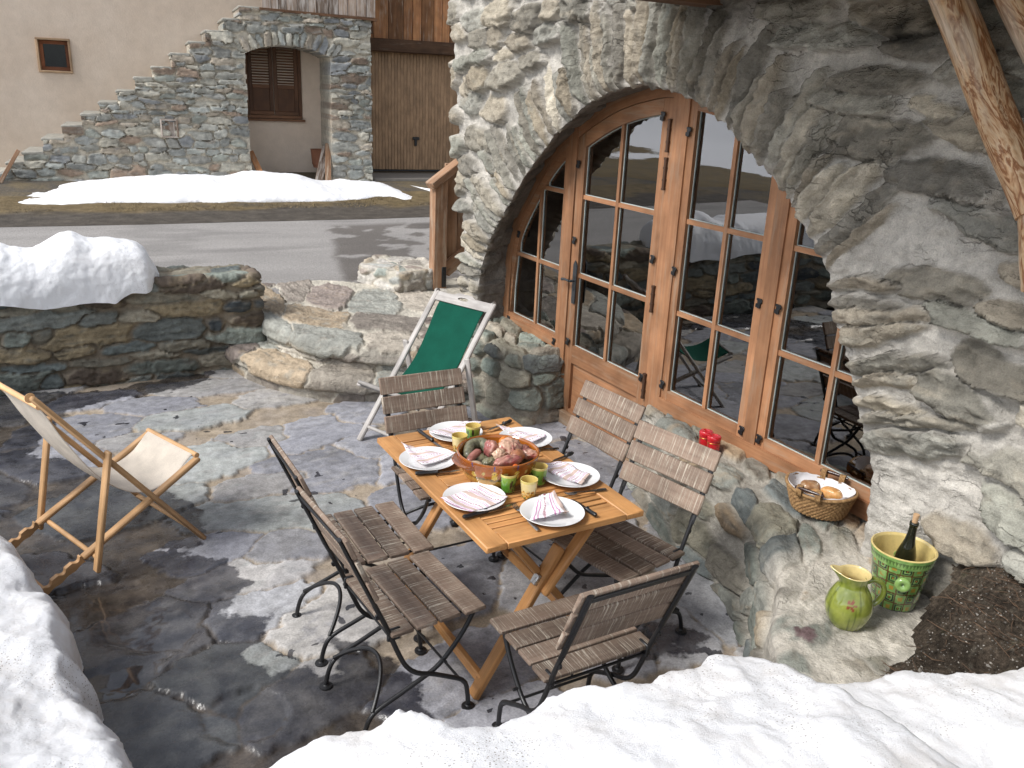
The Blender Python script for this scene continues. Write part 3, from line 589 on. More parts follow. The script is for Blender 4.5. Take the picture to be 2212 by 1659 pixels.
# log brace in front of the wall
def log(mb, p0, p1, r0, r1, n=40, seed=1, cut=0):
    p0, p1 = np.asarray(p0, float) - HV, np.asarray(p1, float) - HV; t = np.linspace(0, 1, n)[:, None]; path = p0 + (p1 - p0) * t
    path = path + .006 * np.c_[fbm(t[:, 0] * 4, 0, 0, seed, 2), fbm(t[:, 0] * 4, 3, 0, seed, 2), 0 * t[:, 0]]
    mb.tube(path, np.linspace(r0, r1, n) * (1 + .05 * fbm(t[:, 0] * 6, 7, 0, seed, 3)), 20)
def mat_log():
    t = NT('peeled_log'); v = t.attr('wc', 'Vector'); c = t.new('ShaderNodeTexCoord').outputs['Object']
    n = t.noise(t.mp(v, (3.2, 17, 17)), 1, 5, .6, 1.2); rings = t.math('FRACT', t.math('MULTIPLY', n, 7.5))
    dk = t.ramp(rings, [(0, (.20, .08, .03)), (.18, (.30, .135, .055)), (.42, (.58, .42, .26)), (.72, (.48, .29, .15)), (1, (.24, .10, .04))])
    pale = t.mr(t.noise(t.mp(v, (2.1, 10, 10), (4, 4, 4)), 1, 4), .47, .61, 0, 1); base = t.mix(pale, dk, t.mix(.75, dk, (.62, .53, .42)))
    fine = t.noise(t.mp(v, (6, 90, 90)), 1, 4, .6)
    return t.set(base=t.mix(1, base, t.mr(fine, .3, .7, .75, 1.2), 'MULTIPLY'), rough=.6, nrm=t.bump(fine, .3, .004), spec=.35)
M_log = mat_log()
b = MB(); log(b, (2.80, 1.60, 1.98), (2.80, 2.28, 2.98), .060, .066, seed=3); b.build('log_brace', M_log, house)
b = MB(); log(b, (2.93, 1.34, 1.86), (2.86, 2.12, 3.0), .056, .06, seed=5); b.build('log_brace', M_log, house)
b = MB(); log(b, (2.86, 1.55, 1.74), (2.81, 1.60, 2.06), .060, .066, 12, 8); b.build('log_corbel', M_log, house)
# ------------------------------------------------------------------ terrace floor
xs, ys = np.arange(-1.5, 3.42, .0105), np.arange(.7, 7.25, .0105); X, Y = np.meshgrid(xs, ys, indexing='ij')
fs = []
for u, v, a, b_, g in [(700, 1015, .36, .30, .2), (455, 835, .42, .2, 0), (400, 905, .4, .22, .2), (560, 945, .26, .16, .1), (690, 930, .38, .25, .3), (330, 880, .3, .2, 0), (300, 950, .26, .15, .3), (430, 1000, .42, .24, .3), (790, 890, .3, .25, 0), (620, 1035, .42, .16, .2), (590, 1110, .45, .26, 0),
                       (800, 960, .22, .2, 0), (180, 930, .4, .25, 0), (90, 1000, .34, .3, 0), (250, 1090, .4, .3, .4), (480, 1180, .3, .2, .3), (600, 1180, .22, .2, 0), (530, 1250, .26, .2, .5), (700, 1350, .34, .26, .3), (560, 1330, .3, .22, .6), (320, 1400, .34, .3, .4), (480, 1460, .4, .3, .3), (650, 1500, .3, .2, .2), (330, 1560, .3, .3, 0),
                       (1000, 1250, .34, .26, .2), (1190, 1250, .36, .3, 0), (1010, 1450, .4, .2, .3), (900, 1090, .3, .3, 0), (1550, 1290, .42, .22, 1.2), (1440, 1370, .2, .2, 0), (1300, 1010, .48, .30, 1.4), (1000, 905, .3, .25, 0), (1350, 1380, .25, .2, 0), (1280, 1150, .25, .3, 0), (900, 1000, .3, .3, .2)]:
    p = hitz(u, v); fs.append((p[0], p[1], a, b_, g))
for q in courses(-1.6, 3.4, .7, 7.3, (.34, .5), (.4, .75), .3):
    if all(math.hypot((q[0] - e[0]) / (e[2] + .16), (q[1] - e[1]) / (e[3] + .16)) > 1 for e in fs): fs.append(q)
PAL_FL = [(.315, .31, .315), (.265, .265, .285), (.36, .345, .33), (.295, .305, .29), (.34, .325, .305), (.255, .255, .275), (.33, .33, .335)]
fh, fc, fst = masonry(X, Y, fs, PAL_FL, (.33, .27, .20), .019, .075, p=3.2, warp=.04, sd=41, rugged=.30, lam=(.25, .12))
fh = fh - .006 + .012 * fbm(X * 1.3, Y * 1.3, 0, 77, 3) - .004 * (1 - fst)
def zone(pts, z=0.): return [tuple(hitz(u, v, z)[:2]) for u, v in pts]
wz = zone([(-60, 855), (100, 852), (240, 843), (430, 800), (470, 806), (400, 838), (260, 862), (150, 890), (110, 930), (60, 985), (180, 1010), (330, 1050), (420, 1100), (440, 1180), (330, 1190), (480, 1215), (540, 1262), (500, 1300), (470, 1330), (590, 1330), (560, 1380), (520, 1420), (580, 1455), (730, 1455), (720, 1390), (790, 1400), (890, 1460), (930, 1560), (900, 1659), (0, 1750), (-300, 1500), (-300, 1000)])
sdw = poly_sd(X, Y, wz); wet = np.clip(.52 + sdw * 2.6, 0, 1)
wet = np.maximum(wet, .36 * ss(.55, .15, np.hypot(X - 1.7, Y - 1.75)) + .1)
wet = np.maximum(wet, np.clip(.5 + poly_sd(X, Y, zone([(1390, 1340), (1480, 1350), (1545, 1380), (1480, 1420), (1350, 1420)])) * 3, 0, .62))
wet = np.maximum(wet, (.40 * ss(.5, .75, vn(X * 5, Y * 5, 0, 12)) * ss(2.4, 1.0, np.hypot(X - .7, Y - 3.2))))
pud = ss(.03, .10, poly_sd(X, Y, zone([(150, 1290), (230, 1270), (360, 1260), (470, 1330), (440, 1440), (300, 1440), (180, 1420)])) + .05 * fbm(X * 5, Y * 5, 0, 15, 4)) * ss(-.012, -.002, .004 * fbm(X * 6, Y * 6, 0, 16, 3) - fh * .3)
for (u, v, w2) in ((520, 1560, .20), (250, 1470, .2)):
    p = hitz(u, v); pud = np.maximum(pud, ss(w2, w2 * .7, np.hypot(X - p[0], (Y - p[1]) * 1.4) + .12 * fbm(X * 7, Y * 7, 0, 18, 4)))
spot = ss(.86, .90, vn(X * 19 + .4 * fbm(X * 30, Y * 30, 0, 4, 2), Y * 19, 0, 63)) * ss(.35, .6, vn(X * 2.2, Y * 2.2, 0, 65)); wet = np.maximum(wet, spot * .72)
fh = mix(fh, -.004, pud * .9)
terr = gridmesh(np.stack([X, Y, fh], -1), 'terrace', M_floor, None, {'Col': fc, 'wet': wet, 'pud': pud}); tag(terr, 'irregular grey flagstone terrace floor, wet along the left', 'terrace', kind='structure')
# small grit lying on the flags
# ------------------------------------------------------------------ rounded stone steps
cx_, cy_ = 3.35, 7.35
def prof(th, r1, r2, r3):
    return None
nth, nr = 330, 230
th = np.linspace(radians(180) - .02, radians(278), nth)
base_pts = np.array([(1.28, 7.1), (1.30, 6.85), (1.39, 6.5), (1.60, 6.08), (2.0, 5.76), (2.5, 5.52), (3.3, 5.3)])
up_pts = np.array([(1.60, 7.35), (1.59, 7.1), (1.61, 6.78), (1.74, 6.36), (1.95, 6.02), (2.2, 5.80), (2.6, 5.65), (3.3, 5.5)])
Bc, Uc = spline(base_pts, nth), spline(up_pts, nth); Lc = np.array([(2.6 + .7 * k, 7.5 - .8 * k) for k in np.linspace(0, 1, nth)]); Lc = spline([(1.66, 7.78), (1.95, 7.72), (2.3, 7.75), (2.7, 7.5), (3.0, 7.3), (3.3, 7.0)], nth)
rows = []
for i in range(nth):
    b0, u0, l0 = Bc[i], Uc[i], Lc[i]; d = nrm(u0 - b0)
    keyp = [(b0 + d * .03, -.04), (b0 + d * .04, 0), (b0 + d * .055, .085), (b0 + d * .0, .105), (b0 + d * .0, .165), (b0 + d * .03, .19), (u0 - d * .0, .198), (u0 + d * .045, .205), (u0 + d * .055, .275), (u0 - d * .005, .295), (u0 - d * .0, .36), (u0 + d * .03, .387), (l0 + d * .12, gz(*(l0 + d * .12)) + .012)]
    K = np.array([(*p, z) for p, z in keyp]); dl = np.r_[0, np.cumsum(np.linalg.norm(np.diff(K, axis=0), axis=1))]
    t = np.linspace(0, 1, nr) * dl[-1]; c1 = np.array([np.interp(t, dl, K[:, k]) for k in range(3)]).T
    for _ in range(1): c1[1:-1] = (c1[:-2] + 2 * c1[1:-1] + c1[2:]) / 4
    rows.append(c1)
Ps = np.array(rows); S = np.r_[0, np.cumsum(np.linalg.norm(np.diff((Bc + Uc) / 2, axis=0), axis=1))][:, None] + np.zeros((nth, nr))
T = np.cumsum(np.linalg.norm(np.diff(Ps, axis=1, prepend=Ps[:, :1]), axis=2), axis=1); sds = []
rs = random.Random(3)
for t0, t1, wa, wb in ((-.03, .11, .2, .5), (.115, .55, .42, .75), (.555, .64, .2, .5), (.645, 1.05, .4, .75), (1.05, 1.5, .5, .9), (1.5, 2.3, .4, .8)):
    s = -.2
    while s < S.max() + .2:
        w = rs.uniform(wa, wb); sds.append((s + w / 2, (t0 + t1) / 2 + rs.uniform(-.02, .02), w / 2, (t1 - t0) / 2, rs.uniform(-.08, .08))); s += w
h0, c0, _ = masonry(S, T, sds, [(.36, .32, .265), (.27, .235, .20), (.42, .385, .325), (.24, .20, .175), (.36, .285, .20), (.31, .31, .275)], (.53, .49, .41), .026, .11, p=3, warp=.05, sd=52, rugged=.7, cover=-.2, lam=(.2, .05))
n0 = normals(Ps); n0 = n0 if n0[nth // 2, -5, 2] > 0 else -n0
steps = gridmesh(Ps + n0 * (h0 * ss(0, .1, T))[..., None], 'stone_steps', M_rub, None, {'Col': c0}); tag(steps, 'two curved steps of pale mortared stone slabs up to the road', 'steps')
# ------------------------------------------------------------------ low walls
def block(name, foot, ztop, zbot, label, cat, pal, mortar, sd, hgt=.04, res=.012, seedh=(.06, .15), seedw=(.14, .4), topslab=True, extra=None, parent=None, zslope=0, mat=None, mw=.25, cover=None, rug=.6):
    """a wall standing on a closed foot outline, sides and top in one relief surface"""
    f = np.asarray(foot, float); per = np.linalg.norm(np.roll(f, -1, 0) - f, axis=1); L_ = np.r_[0, np.cumsum(per)]; nu = int(L_[-1] / res); F = np.vstack([f, f[:1]])
    u = np.linspace(0, L_[-1], nu, endpoint=False); q = np.array([np.interp(u, L_, F[:, k]) for k in (0, 1)]).T
    for _ in range(4): q = (np.roll(q, 1, 0) + 2 * q + np.roll(q, -1, 0)) / 4
    c = f.mean(0); hgt_ = ztop - zbot; nz = int(hgt_ / res); nt_ = 22; ring = []
    edge = .5 * (f[1] - f[0]); ctr = []
    a, b2 = f[0], f[1]; ax = nrm(b2 - a); mid = f.mean(0); hl = np.abs((f - mid) @ ax).max(); hw = np.abs((f - mid) @ np.array([-ax[1], ax[0]])).max(); ml = max(hl - hw, 0)
    pr = np.clip((q - mid) @ ax, -ml, ml); sk = mid + pr[:, None] * ax                      # skeleton point under every rim point
    for j in range(nz + 1): ring.append(np.c_[q, np.full(nu, zbot + hgt_ * j / nz)])
    for j in range(1, nt_ + 1):
        k = j / nt_; ring.append(np.c_[q + (sk - q) * k, np.full(nu, ztop)])
    Pp = np.array(ring).transpose(1, 0, 2)
    for _ in range(2): Pp[:, 1:-1] = (Pp[:, :-2] + 2 * Pp[:, 1:-1] + Pp[:, 2:]) / 4
    Pp[..., 2] += zslope * (Pp[..., 0] - mid[0]) * ss(zbot, ztop, Pp[..., 2])
    S_ = np.broadcast_to(u[:, None], Pp.shape[:2]).copy(); T_ = np.cumsum(np.linalg.norm(np.diff(Pp, axis=1, prepend=Pp[:, :1]), axis=2), axis=1)
    sd_ = courses(-.1, L_[-1] + .1, -.05, hgt_ - (.05 if topslab else 0), seedh, seedw, .25, .2)
    if topslab: sd_ += courses(-.1, L_[-1] + .1, hgt_ - .05, hgt_ + .06, (.11, .11), (.25, .5), .05, 0) + courses(-.1, L_[-1] + .1, hgt_ + .06, hgt_ + .5, (.2, .3), (.25, .5), .2, 0)
    sd_ += extra or []
    h0, c0, _ = masonry(S_, T_, sd_, pal, mortar, hgt, mw, sd=sd, rugged=rug, warp=.022, cover=cover)
    n0 = normals(np.concatenate([Pp[-2:], Pp, Pp[:2]], 0))[2:-2]
    if (n0[0, nz // 2, :2] @ (q[0] - sk[0])) < 0: n0 = -n0
    h0 = h0 * mix(1, .30, ss(hgt_ - .02, hgt_ + .05, T_))
    fade = np.ones(Pp.shape[1]); fade[-8:] = np.linspace(1, 0, 8)
    o = gridmesh(Pp + n0 * (h0 * fade)[..., None], name, mat or M_rub, parent, {'Col': c0}, closed_u=True)
    if label: tag(o, label, cat)
    return o
lw = block('stone_wall', [(-1.9, 6.90), (1.57, 6.96), (1.56, 7.36), (-1.9, 7.32)], .765, -.03, 'low dark rubble wall with flat coping, snow heaped along its left', 'wall', PAL_WALL, (.27, .225, .165), 61, .046, .0115, (.035, .14), (.10, .48), rug=.8, cover=-.15, mw=.18)
pl_ = block('stone_pillar', [(2.90, 7.20), (3.27, 7.28), (3.38, 7.75), (2.98, 8.05), (2.70, 7.75)], .64, .36, 'squat block of pale mortared stone between the steps and the timber post', 'pillar', PAL_SLAB + [(.25, .27, .24)], (.52, .48, .40), 64, .035, .012, (.1, .13), (.15, .3), topslab=True, cover=.05)
plb = block('stone_plinth', [(3.22, 6.75), (3.95, 6.9), (3.95, 7.62), (3.30, 7.55)], .47, .30, 'pale stone slab under the timber railing post', 'plinth', PAL_SLAB, (.5, .46, .38), 66, .02, .012, (.12, .2), (.3, .6), topslab=False)
# timber railing going up beside the far end of the house
rl = thing('wooden_railing', 'rough timber stair railing post with sloping handrail and plank side at the house corner', 'railing', (3.45, 7.35, .47))
RO = np.array([3.45, 7.35, .47])
def R_(*p): return np.array(p) - RO
pt = hitz(935, 600, .47); 
b = MB(); b.box(R_(3.315, 7.29, .97), (.13, .12, 1.02), bev=.006); b.build('post', M_rail, rl)
b = MB(); b.bar(R_(3.20, 7.235, 1.42), R_(4.9, 7.50, 2.50), .12, .07, bev=.008); b.build('handrail', M_rail, rl)
b = MB()
for i in range(9): b.box(R_(3.47 + i * .135, 7.36, 1.0 + i * .075 + .12), (.128, .03, .98), bev=.003)
b.build('plank_side', M_rail, rl)
b = MB(); b.bar(R_(3.40, 7.33, .62), R_(4.9, 7.45, 1.62), .05, .14, bev=.006); b.build('string_board', M_rail, rl)
b = MB(); b.box(R_(3.35, 7.225, .58), (.045, .008, .19), bev=.002)
for z in (.53, .63): b.lathe([(0, .006), (.009, .004), (.010, 0)], 10, R_(3.35, 7.219, z), M=np.array([[1, 0, 0], [0, 0, -1], [0, 1, 0]]))
b.build('iron_bracket', M_iron, rl)
# ------------------------------------------------------------------ ground, road, verge
ax_ = np.array(sorted(set(np.r_[-70:-10:5, -10:-2.2:.5, -2.2:4.6:.2, 4.6:12:.6, 12:75:6].round(3)))); ay_ = np.array(sorted(set(np.r_[-60:-8:5, -8:.2:.5, .2:7.0:.3, 7.3, 7.5:18:.3, 18:90:5].round(3))))
X, Y = np.meshgrid(ax_, ay_, indexing='ij'); Z = gz(X, Y) - .004; pit = (X > -2.15) & (Y < 7.25) & (X < 9) & (Y > .1); Z = np.where(pit, -.25, Z)
Z = np.where((Y <= .1), .5, Z); Z = np.where((X <= -2.15) & (Y < 7.3), .45, Z)
t = NT('verge_earth'); o = t.obj(); n = t.noise(o, 1.6, 6, .65); n2 = t.noise(o, 28, 5, .7)
base = t.mix(t.mr(n, .4, .6, 0, 1), (.075, .064, .052), (.13, .10, .055)); base = t.mix(1, base, t.mr(n2, .3, .7, .55, 1.5), 'MULTIPLY'); t.set(base=base, rough=.9, nrm=t.bump(n2, .8, .03)); M_earth = t.m
gr = gridmesh(np.stack([X, Y, Z], -1), 'ground', M_earth); tag(gr, 'brown earth and dead grass ground', 'ground', kind='structure')
# road: fine sheet with its stains as colour
us = np.linspace(-6, 9.5, 330); nn_ = np.linspace(7.15, 10.5, 110); fe = [hitg(u, v) for u, v in ((-200, 497), (0, 490), (160, 487), (330, 484), (500, 479), (640, 476), (780, 473), (930, 468), (1100, 463))]
fe = np.array([(p.dot(FS), p.dot(FN)) for p in fe])
Ng = np.interp(us, fe[:, 0], fe[:, 1]); Sg, K = np.meshgrid(us, np.linspace(0, 1, 130), indexing='ij'); Nn = 6.6 + (Ng[:, None] + .03 * fbm(Sg * 2, 0, 0, 4, 3) - 6.6) * K
Pr = FS * Sg[..., None] + FN * Nn[..., None]; Pr[..., 2] = gz(Pr[..., 0], Pr[..., 1]) + .004 + .003 * fbm(Sg * 1.5, Nn * 1.5, 0, 2, 3); Pr[..., 2] -= .3 * ss(7.5, 7.3, Pr[..., 1]) * ss(2.6, 1.2, np.abs(Pr[..., 0] - 0)) * 0
sm = hitg(722, 560); ss_ = sm.dot(FS); band = ss(-.06, .06, Sg - ss_ - .10 * (Nn - 8.5) + .07 * fbm(Sg * 3, Nn * 3, 0, 6, 5)) * ss(.0, -.25, Nn - Ng[:, None] + .25)
lite = ss(.10, .22, fbm(Sg * 3.4, Nn * 3.8, 0, 61, 4) + .06 * np.sin(Nn * 7)) * .9; dark = band * (1 - lite)
rc_ = mix(np.array([.265, .25, .235]), np.array([.115, .103, .092]), dark[..., None]) * (1 + .16 * fbm(Sg * 1.2, Nn * 5, 0, 9, 5))[..., None]
tr = ss(.1, .5, fbm(Sg * .9, Nn * 3.5, 0, 66, 4)) * .22; rc_ = rc_ * (1 - tr)[..., None]
t = NT('asphalt'); o = t.obj(); c = t.attr('Col'); n = t.noise(o, 90, 4, .8); n2 = t.vor(o, 60); t.set(base=t.mix(1, t.mix(1, c, t.mr(n, .3, .7, .7, 1.3), 'MULTIPLY'), t.mr(n2, 0, .6, .75, 1.15), 'MULTIPLY'), rough=.85, nrm=t.bump(n, .5, .01)); M_road = t.m
keep = ~((Pr[:-1, :-1, 1] < 7.28) & (Pr[:-1, :-1, 0] < 1.62)) & ~((Pr[:-1, :-1, 1] < 7.5) & (Pr[:-1, :-1, 0] > 1.55)) 
rd = gridmesh(Pr, 'road', M_road, None, {'Col': rc_}, keep=keep); tag(rd, 'grey asphalt road, dark and patchy with damp towards the house', 'road', kind='structure')
# gravelly dark margin and dead grass along the snow
Sg, K = np.meshgrid(np.linspace(-6, 9.5, 300), np.linspace(0, 1, 40), indexing='ij'); n0_ = np.interp(Sg, fe[:, 0], fe[:, 1]); Nn = n0_ - .05 + K * 1.9
Pv = FS * Sg[..., None] + FN * Nn[..., None]; Pv[..., 2] = gz(Pv[..., 0], Pv[..., 1]) + .006 + .025 * np.maximum(0, fbm(Sg * 4, Nn * 4, 0, 22, 4)) * ss(.25, .6, K) 
gm = ss(.35, .62, K + .28 * fbm(Sg * 1.6, Nn * 3, 0, 23, 5)); vc = mix(np.array([.085, .073, .06]), np.array([.155, .115, .06]), gm[..., None]) * (1 + .4 * fbm(Sg * 9, Nn * 14, 0, 24, 4))[..., None]
vg = gridmesh(Pv, 'verge', M_rub, None, {'Col': vc}); tag(vg, 'dark gravel and dead grass strip beyond the road', 'verge', kind='structure')
gb = []
for i in range(9000):
    s_, k_ = random.uniform(-1.6, 6.5), random.random(); n_ = np.interp(s_, fe[:, 0], fe[:, 1]) + .75 + k_ * .75
    p = FS * s_ + FN * n_; z = float(gz(p[0], p[1])) + .006
    if vn(s_ * 2.2, n_ * 3, 0, 91) < .42: continue
    a = random.random() * 6.28; l = random.uniform(.02, .06); w = random.uniform(.002, .005); d = np.array([cos(a), sin(a), 0]); e = np.array([-d[1], d[0], 0]); b0 = np.array([p[0], p[1], z])
    gb.append((b0 - e * w, b0 + e * w, b0 + d * l * random.uniform(.5, 1.3) + np.array([0, 0, l * random.uniform(.1, .6)])))
mb = MB()
for i, q in enumerate(gb): mb.v += [list(map(float, x)) for x in q]; mb.f.append([3 * i, 3 * i + 1, 3 * i + 2]); r_ = random.random(); mb.wc += [(0, 0, 0)] * 3; mb.rn += [r_] * 3; mb.sm.append(0); mb.mi.append(0); c_ = tuple(np.array([.22, .165, .08]) * random.uniform(.5, 1.3)); mb.col += [c_] * 3
M_grass = mat_col('dead_grass', .8); gr_ = mb.build('dead_grass', M_grass, None, 0); tag(gr_, 'flattened straw coloured grass along the snow edge', 'grass', kind='stuff')
# snowy slope across the road, seen mirrored in the panes
X, Y = np.meshgrid(np.linspace(-60, -1.9, 120), np.linspace(8, 80, 120), indexing='ij'); dd = -X * .62 + Y * .78 - 13.0; Zh = gz(X, Y) + np.where(dd > 0, .055 * dd + .0022 * dd ** 2, -.2) + .35 * fbm(X * .12, Y * .12, 0, 44, 4) * ss(0, 8, dd)
t = NT('hill_snow_grass'); o = t.obj(); n = t.noise(o, .16, 6, .55); n2 = t.noise(o, 2.5, 5, .7); dist = t.math('ADD', t.math('MULTIPLY', t.new('ShaderNodeSeparateXYZ').outputs[0], 0), 0)
g_ = t.attr('grass', 'Fac'); gg = t.math('ADD', g_, t.math('MULTIPLY', t.math('SUBTRACT', t.noise(o, .5, 7, .62), .5), 1.1)); gmask = t.mr(gg, .47, .53, 0, 1)
base = t.mix(gmask, (.86, .87, .89), t.mix(t.mr(n2, .3, .7, 0, 1), (.17, .115, .04), (.10, .075, .035))); t.set(base=base, rough=.8, nrm=t.bump(n2, .5, .1)); M_hill = t.m
gr0 = np.clip(.62 - np.abs(dd - 4.2) * .10, 0, 1) * ss(-8.0, -5.8, X) + .5 * ss(3.0, 1.0, dd) * 1.1
hl = gridmesh(np.stack([X, Y, Zh], -1), 'hillside', M_hill, None, {'grass': gr0}); tag(hl, 'snowy slope with a brown grass patch across the road', 'hill', kind='structure')
# ------------------------------------------------------------------ the plastered house across the road
fh_ = thing('plaster_house', 'beige plastered house with barn boards, garage door and shuttered window', 'house', tuple(fpt(1, 15, .8))); HO2 = fpt(1, 15, .8)
def fl(s, n, z): return fpt(s, n, z) - HO2
FM = np.array([FS, FN, [0, 0, 1]]).T
def fbox(mb, s0, s1, n0, n1, z0, z1, bev=.004, **k): mb.box(fl((s0 + s1) / 2, (n0 + n1) / 2, (z0 + z1) / 2), (s1 - s0, n1 - n0, z1 - z0), FM, bev, **k)
t = NT('pink_plaster'); o = t.obj(); n = t.noise(o, 1.1, 6, .6); n2 = t.noise(o, 38, 5, .7); n3 = t.noise(o, 7, 5, .65)
base = t.mix(t.mr(n, .35, .65, 0, 1), (.565, .46, .365), (.62, .52, .425)); base = t.mix(1, base, t.mr(n3, .3, .7, .93, 1.06), 'MULTIPLY'); t.set(base=base, rough=.9, spec=.2, nrm=t.bump(n2, .35, .012)); M_plaster = t.m
NW = 14.92; wl = MB(); x0, x1, z0, z1 = -1.405, -1.005, 2.24, 2.665; GA0, GZ0, GZ1 = 3.40, .83, 2.80
for a in ((-2.35, x0, .3, 6.4), (x1, GA0, .3, 6.4), (x0, x1, .3, z0), (x0, x1, z1, 6.4), (GA0, 9, GZ1, 6.4), (6.1, 9, .3, GZ1)): fbox(wl, a[0], a[1], NW, NW + .35, a[2], a[3], .0005)
fbox(wl, -2.35, -2.0, NW + .35, NW + 7, .3, 6.4, .0005)
wl.build('wall', M_plaster, fh_)
def ringf(mb, s0, s1, z0, z1, w, n0, n1, **k):
    fbox(mb, s0, s1, n0, n1, z1 - w, z1, **k); fbox(mb, s0, s1, n0, n1, z0, z0 + w, **k); fbox(mb, s0, s0 + w, n0, n1, z0 + w, z1 - w, **k); fbox(mb, s1 - w, s1, n0, n1, z0 + w, z1 - w, **k)
w_ = MB(); ringf(w_, x0 - .025, x1 + .025, z0 - .025, z1 + .025, .03, NW - .03, NW + .16); fw = w_.build('window', wood('pale_frame', (.42, .29, .18), (.33, .21, .12), rough=.6), fh_)
w_ = MB(); ringf(w_, x0 + .007, x1 - .007, z0 + .007, z1 - .007, .05, NW + .10, NW + .15); w_.build('sash', M_shut if 0 else wood('red_sash', (.26, .10, .045), (.2, .07, .03)), fw)
w_ = MB(); fbox(w_, x0 + .05, x1 - .05, NW + .125, NW + .13, z0 + .05, z1 - .05, .001); w_.build('pane', mat_glass('small_pane', (.5, .55, .6), 1.3), fw, 0)
w_ = MB(); fbox(w_, x0, x1, NW + .3, NW + .34, z0, z1); w_.build('reveal_back', M_dark, fw)
# shuttered window inside the archway
w_ = MB(); ringf(w_, 1.45, 2.33, 1.66, 2.86, .05, NW - .035, NW - .002); sh = w_.build('window', M_shut, fh_); sh['label'] = 'shuttered window in the shade of the archway'
for a, b2 in ((1.505, 1.885), (1.895, 2.275)):
    w_ = MB(); ringf(w_, a, b2, 1.715, 2.805, .06, NW - .03, NW - .006); fbox(w_, a + .06, b2 - .06, NW - .03, NW - .006, 2.12, 2.18)
    fbox(w_, a + .06, b2 - .06, NW - .02, NW - .008, 1.775, 2.12)
    for i in range(14): w_.box(fl((a + b2) / 2, NW - .018, 2.205 + i * .041), (b2 - a - .12, .028, .008), FM @ np.array([[1, 0, 0], [0, .8, .6], [0, -.6, .8]]), .001)
    w_.build('shutter', M_shut, sh)
w_ = MB(); fbox(w_, 1.43, 2.37, NW - .06, NW - .002, 1.62, 1.655); w_.build('sill', M_shut, sh)
# garage door of narrow vertical strips
w_ = MB(); k = 0; s = GA0 + .01
while s < 6.08: fbox(w_, s, s + .0542, NW + .10, NW + .125, GZ0 + .03, GZ1, .005, rn=.5 + .2 * random.random()); s += .055
M_gar = wood('garage_panel', (.30, .19, .11), (.265, .165, .092), along=(1.2, 30, 30), rough=.55, rv=.12, grain=.1)
gd = w_.build('garage_door', M_gar, fh_)
w_ = MB(); fbox(w_, GA0, 6.1, NW + .13, NW + .2, GZ0 - .1, GZ1 + .1); w_.build('door_backing', M_gar, gd)
w_ = MB(); fbox(w_, GA0, 6.1, NW + .08, NW + .16, GZ0, GZ0 + .03); w_.build('bottom_seal', M_iron, gd)
w_ = MB(); hs, hz = hitn(901, 303, NW); fbox(w_, hs - .06, hs + .06, NW + .06, NW + .085, hz, hz + .05, .01); fbox(w_, hs - .025, hs + .02, NW + .07, NW + .098, hz - .10, hz + .02, .006); w_.build('handle', M_iron, gd)
w_ = MB(); fbox(w_, GA0 - .1, 6.3, NW - .9, NW + .1, .45, GZ0 - .02, .01); w_.build('concrete_apron', plain('concrete', (.2, .18, .155), .9, bumpy=.4, bs=50), fh_)
w_ = MB(); fbox(w_, 3.3, 7, NW - .16, NW + .06, 2.77, 2.97, .012); w_.build('lintel_beam', M_beam, fh_)
# barn boards above
w_ = MB(); s = 3.31
while s < 7: ww = random.uniform(.13, .26); fbox(w_, s, s + ww - .006, NW - .06 - random.random() * .012, NW - .02, 2.97, 5.0, .004); s += ww
w_.build('barn_boards', M_barn, fh_)
w_ = MB(); s = 1.66
while s < 3.3: ww = random.uniform(.10, .19); fbox(w_, s, s + ww - .006, 13.99 - random.random() * .012, 14.03, 3.235 - .02 * (s - 1.66) / 1.6, 5.0, .004); s += ww
w_.build('balcony_boards', M_barngrey, fh_)
w_ = MB(); w_.bar(fl(1.62, 13.985, 3.225), fl(3.36, 13.985, 3.185), .10, .035); fbox(w_, 3.26, 3.31, 14.02, NW, 2.99, 5, .004); w_.build('balcony_edge', M_beam, fh_)
# ------------------------------------------------------------------ outside stair with archway
CR = [(15, 352), (50, 330), (92, 300), (135, 272), (176, 247), (214, 222), (252, 197), (290, 168), (328, 145), (369, 116), (408, 91), (443, 67), (482, 41), (516, 15)]
cr = [hitn(u, v, 14.0) for u, v in CR]
ds = .0165; sv, zv = np.arange(-2.35, 3.30, ds), np.arange(.45, 3.26, ds); S, Z = np.meshgrid(sv, zv, indexing='ij')
def ztop(s):
    z = np.full(np.shape(s), .86)
    for i, (a, b2) in enumerate(cr): z = np.where(s >= a, b2, z)
    return np.where(s > 1.62, 3.225 - .025 * (s - 1.62), z)
AC = 2.01
def zarch(s): return 2.735 - .13 * np.abs((s - AC) / .61) ** 2.3
jS = S + .012 * fbm(S * 7, Z * 7, 0, 5, 3); jZ = Z + .012 * fbm(S * 7, Z * 7, 4, 5, 3)
ins = (jZ < ztop(jS + .01)) & ~((jS > 1.395) & (jS < 2.625) & (jZ < zarch(jS))) & (jS < 3.272 + .012 * fbm(Z * 8, 0, 0, 8, 2))
sds = []
for k in range(15):
    s_ = 1.30 + k * (2.75 - 1.30) / 14; a = (s_ - AC) / .72 * .95; sds.append((s_, zarch(np.clip(s_, 1.4, 2.62)) + .11, .125, .047, pi / 2 - a * .55))
for q in courses(-2.4, 3.35, .45, 3.3, (.06, .145), (.11, .34), .3, .12):
    if 1.25 < q[0] < 2.8 and zarch(np.clip(q[0], 1.4, 2.62)) - .03 < q[1] < zarch(np.clip(q[0], 1.4, 2.62)) + .22: continue
    if 1.42 < q[0] < 2.6 and q[1] < 2.6: continue
    sds.append(q)
h0, c0, _ = masonry(S, Z, sds, PAL_STAIR, (.47, .425, .345), .055, .22, sd=71, rugged=.6, warp=.018, lam=(.12, .025))
